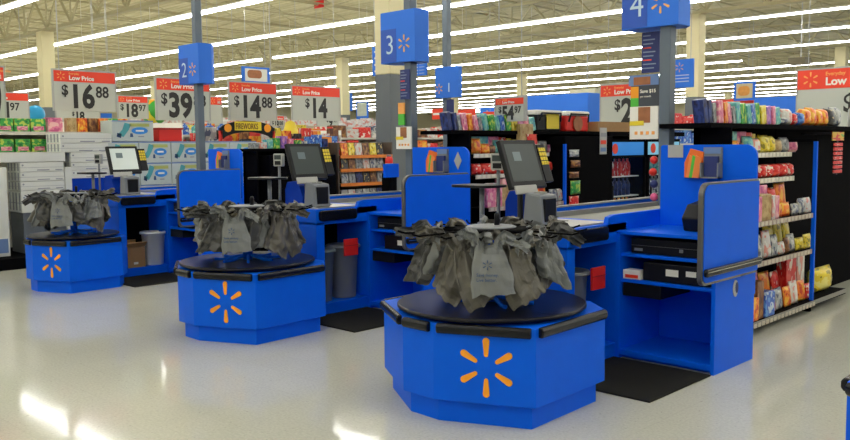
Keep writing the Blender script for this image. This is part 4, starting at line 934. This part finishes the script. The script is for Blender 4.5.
# red basket, laundry bottles on a shelf behind
ZD = [zat(p, 190, -15.75) for p in (135, 151)]
gondola('white shelving with detergent bottles behind the appliance boxes', -15.6, 8.0, 13.2, ZD[0]+.12, .5, (.6, 1.1, ZD[1], ZD[0]), WHITE)
q = thing('red_basket', 'red plastic basket between the appliance boxes and detergent', 'basket', (XA-.2, yat(162, XA), za[3]+.0)); b = MB(); b.box(-.15, .12, 0, .42, 0, .2); b.build('basket_body', REDP, q, bev=.01); MB().box(-.17, .14, -.02, .44, .19, .22).build('basket_rim', mat('dark_red', (.4, .01, .01), .5), q)
for r_, (z, cs) in enumerate(((ZD[0], ('blue', 'blue', 'white', 'blue', 'aqua')), (ZD[1], ('red', 'blue', 'blue', 'red', 'blue')))):
    for k in range(11):
        cc = cs[k % 5]; pack('bottle', K[cc], (-15.73, 8.2+k*.3, z), 0, (.16, .24, .24), '%s detergent bottle, %s shelf behind the boxes, %s along' % (CD.get(cc, cc), ('top', 'lower')[r_], ordn[k]), 'detergent bottles', 'detergent_bottle')
# ------------------------------------------------------------------ fireworks arch
xf_ = -14.2; a = at(220, 136, 0, xf_); c = at(275, 136, 0, xf_); w = c.y-a.y; zt = at(247, 119.5, 0, xf_).z; zb = at(247, 131, 0, xf_).z
q = thing('fireworks_arch', 'black arched FIREWORKS header with two orange bursts and yellow letters', 'sign', (xf_, a.y, 0), rz=PI/2)
pts = []
for k in range(17): t_ = k/16; pts.append((w*t_, zb-.03+(zt-zb)*(.35+.68*math.sin(PI*t_)**.6)))
for k in range(16, -1, -1): t_ = k/16; pts.append((w*t_*.9+w*.05, zb-.16+(.14)*math.sin(PI*t_)**.6))
MB().prism(pts, 0, .04, 1).build('arch_board', BLACK, q)
MB().box(0, .06, 0, .05, 0, zb).build('arch_post', REDP, q); MB().box(w-.06, w, 0, .05, 0, zb).build('arch_post', REDP, q)
hl = (zt-zb)
MB().box(w*.26, w*.74, -.012, -.0, zb+hl*.05, zb+hl*.82).build('yellow_plate', YEL, q)
text('FIREWORKS', hl*.72, mat('dark_brown_ink', (.12, .04, .01), .5), q, (w*.27, -.016, zb+hl*.16), 'y', .01, (w*.46)/(hl*.72*6.1))
for xx in (.14, .86): MB().lathe([(hl*.36, 0), (hl*.36, .008)], 20).build('orange_burst', ORNG, q, loc=(w*xx, -.001, zb+hl*.25)).rotation_euler = (PI/2, 0, 0)
tb = thing('display_table', 'low display counter of small packs under the fireworks arch', 'display counter', (xf_, a.y-.4, 0)); MB().box(-.95, -.2, 0, 4.6, 0, 1.55).build('counter_body', BLUED, tb)
row(a.y-.2, xf_-.3, 1.552, [('box', cc, .22, .22+.06*((k*7) % 3)) for k, cc in enumerate(('white', 'silver', 'red', 'brown', 'black', 'orange', 'red', 'silver', 'purple', 'yellow', 'red', 'brown', 'orange', 'silver', 'blue', 'pink'))], 'the counter under the fireworks arch', 'packs under the fireworks arch')
row(a.y-.2, xf_-.65, 1.552, [('box', cc, .26, .4+.06*((k*5) % 3)) for k, cc in enumerate(('red', 'silver', 'black', 'orange', 'brown', 'red', 'white', 'yellow', 'orange', 'black', 'red', 'orange', 'white', 'brown'))], 'the back row under the fireworks arch', 'packs under the fireworks arch')
q = thing('straw_hat', 'yellow pointed straw hat shape on the shelf top right of the fireworks arch', 'hat', (-15.8, 0, 0)); p_ = at(293, 127, 0, -15.8); q.location = (-15.9, p_.y, ZD[0]); MB().lathe([(.26, 0), (.26, .02), (.15, .14), (.11, .3), (.03, .34)], 24).build('hat_cone', YEL, q)
# ------------------------------------------------------------------ magazine and film racks right of the lane 2 monitor
XR = -9.95
def yr(px, x=XR): return at(px, 150, 0, x).y
y0r, y1r = yr(340), yr(392)
t = gondola('orange-edged rack of film cases and magazines between lanes 2 and 3', XR, y0r, y1r, 1.72, .24, (.55, .8, 1.09, 1.31, 1.52), mat('rack_brown', (.1, .07, .05), .6), ORSHELF)
for r_, z in enumerate((.8, 1.09, 1.31, 1.52)):
    yy = y0r+.08; k = 0
    while yy < y1r-.14:
        cc = ('grey', 'silver', 'black', 'white', 'grey', 'brown', 'silver', 'navy')[(k*3+r_) % 8]
        if r_ == 3: cc = ('orange', 'yellow', 'white', 'brown', 'yellow', 'black', 'white')[k % 7]
        pack('box', K[cc], (XR-.06, yy+.06, z+.001), PI/2, (.13, .02, .19), '%s %s on the %s rung of the orange-edged rack, %s along' % (CD.get(cc, cc), 'magazine' if r_ == 3 else 'film case', ('lower', 'third', 'second', 'top')[r_], ordn[k]), 'cases on the orange-edged rack', 'magazine' if r_ == 3 else 'film_case', tilt=-.15); yy += .15; k += 1
# orange boards
def board(name, label, px0, py0, px1, py1, x, m, deco=None):
    a = at(px0, py0, 0, x); c = at(px1, py1, 0, x); q = thing(name, label, 'display board', (x, a.y, c.z if name != 'display_board' else 0), rz=PI/2); w = c.y-a.y; h = a.z-c.z
    z0_ = 0 if name != 'display_board' else c.z
    MB().box(0, w, 0, .04, z0_, z0_+h).build('board', m, q)
    if name == 'display_board': MB().box(w*.45, w*.55, .0, .04, 0, z0_).build('stand', BLACKM, q)
    if deco: deco(q, w, h, z0_)
board('display_board', 'bright orange display board right of the lane 2 monitor', 322, 137, 332, 161, -10.2, mat('orange_board', (.9, .28, .01), .5), lambda q, w, h, z: MB().box(w*.3, w, -.004, 0, z+h*.7, z+h*.95).build('pale_print', ORL, q))
board('display_board', 'narrow red and yellow poster right of the orange board', 336, 150, 345, 172, -10.1, K['red'])
board('display_board', 'maroon fabric-like panel with white pattern low beside the film rack', 322, 168, 346, 196, -10.2, pack_mat((.12, .01, .02), (.2, .02, .04), (.5, .5, .48), 5.0))
board('display_board', 'small blue sign board in front of the film rack', 385, 164, 399, 177, -8.6, BLUE)
# red drum by the film rack
p_ = at(389, 157, 0, -9.3); q = thing('red_canister', 'red canister with grey lid beside the lane 3 pole', 'canister', (-9.3, p_.y, 1.25)); MB().lathe([(.06, 0), (.06, .22), (.04, .25)], 20).build('canister_body', REDP, q); MB().lathe([(.062, .07), (.062, .15)], 20).build('canister_label', GREYL, q); MB().lathe([(.035, .25), (.035, .28)], 16).build('canister_lid', GREYP, q)
tag(MB().box(-.08, .08, -.08, .08, 0, 1.25).build('display_plinth', BLACKM, loc=(-9.3, p_.y, 0)), 'black stand under the red canister', 'plinth')
# ------------------------------------------------------------------ deeper shop shelving
pal = list(K)
def far_gondola(x, y0, y1, h, zs, cols, label, grp, step=.45, sx=.42, sh=.3, cx=RED):
    gondola(label, x, y0, y1, h, .5, zs, WHITE)
    for r_, z in enumerate(zs):
        y = y0+.3; k = 0
        while y < y1-.3 and k < 24:
            cc = cols[(k*5+r_*3) % len(cols)]
            pack('box', K[cc], (x-.17, y, z), PI/2, (sx, .3, sh*(.8+.3*((k*7+r_) % 3)/2)), '%s pack, shelf %s of %s, %s along' % (CD.get(cc, cc), ('one', 'two', 'three', 'four')[r_], grp, ordn[k]), 'packs on '+grp); y += step; k += 1
far_gondola(-17.5, 10, 21, 2.1, (1.5, 1.9), ('red', 'orange', 'white', 'yellow', 'brown', 'silver', 'red'), 'long shelving with red and orange packs behind the fireworks arch', 'the shelving behind the fireworks')
far_gondola(-12.6, 14.6, 22, 1.95, (1.3, 1.65, 1.95), ('red', 'white', 'orange', 'yellow', 'pink', 'black', 'tan'), 'shelving of mixed bright packs behind the film rack', 'the shelving behind the film rack')
far_gondola(-24, 12, 24, 2.6, (1.6, 2.0, 2.4), ('green', 'white', 'red', 'blue', 'aqua'), 'far shelving of mixed packs at the back left', 'the far left shelving')
far_gondola(-9.2, 16, 27, 2.0, (1.3, 1.65, 2.0), ('yellow', 'red', 'white', 'blue', 'pink'), 'far shelving beyond the lane 1 sign', 'the shelving beyond the lane 1 sign')
def balloon(px, py, x, col, label, r=.25):
    p = at(px, py, 0, x); q = thing('beach_ball', label, 'ball', (x, p.y, 2.3)); n = 20
    b = MB(); b.lathe([(max(.004, r*math.sin(PI*k/12)), r-r*math.cos(PI*k/12)) for k in range(13)], 20); b.build('ball', col, q)
balloon(35, 105, -21.2, mat('cyan_print', (.02, .35, .7), .4), 'bright cyan ball on the shelf left of the cream column', .22)
balloon(154, 108, -21.6, pack_mat((.05, .4, .05), (.8, .7, .05), (.85, .4, .02), 1.5), 'green and yellow ball right of the $18.97 sign', .36)
tag(MB().box(-2.5, 0, 0, 11, 0, 2.3).build('shelf_block', mat('tan_block', (.45, .4, .28), .6), loc=(-20.5, 5.5, 0)), 'tan shelving block behind the left price signs', 'shelf unit')
# ------------------------------------------------------------------ light and render settings
w = bpy.data.worlds.new('world'); S.world = w; w.use_nodes = True; w.node_tree.nodes['Background'].inputs[0].default_value = (.6, .6, .5, 1); w.node_tree.nodes['Background'].inputs[1].default_value = .1
S.view_settings.view_transform = 'Standard'; S.view_settings.look = 'None'; S.view_settings.gamma = 1; S.view_settings.use_curve_mapping = False
S.view_settings.exposure = 0.9
S.cycles.use_denoising = True
S.cycles.max_bounces = 8; S.cycles.diffuse_bounces = 5; S.cycles.sample_clamp_indirect = 8
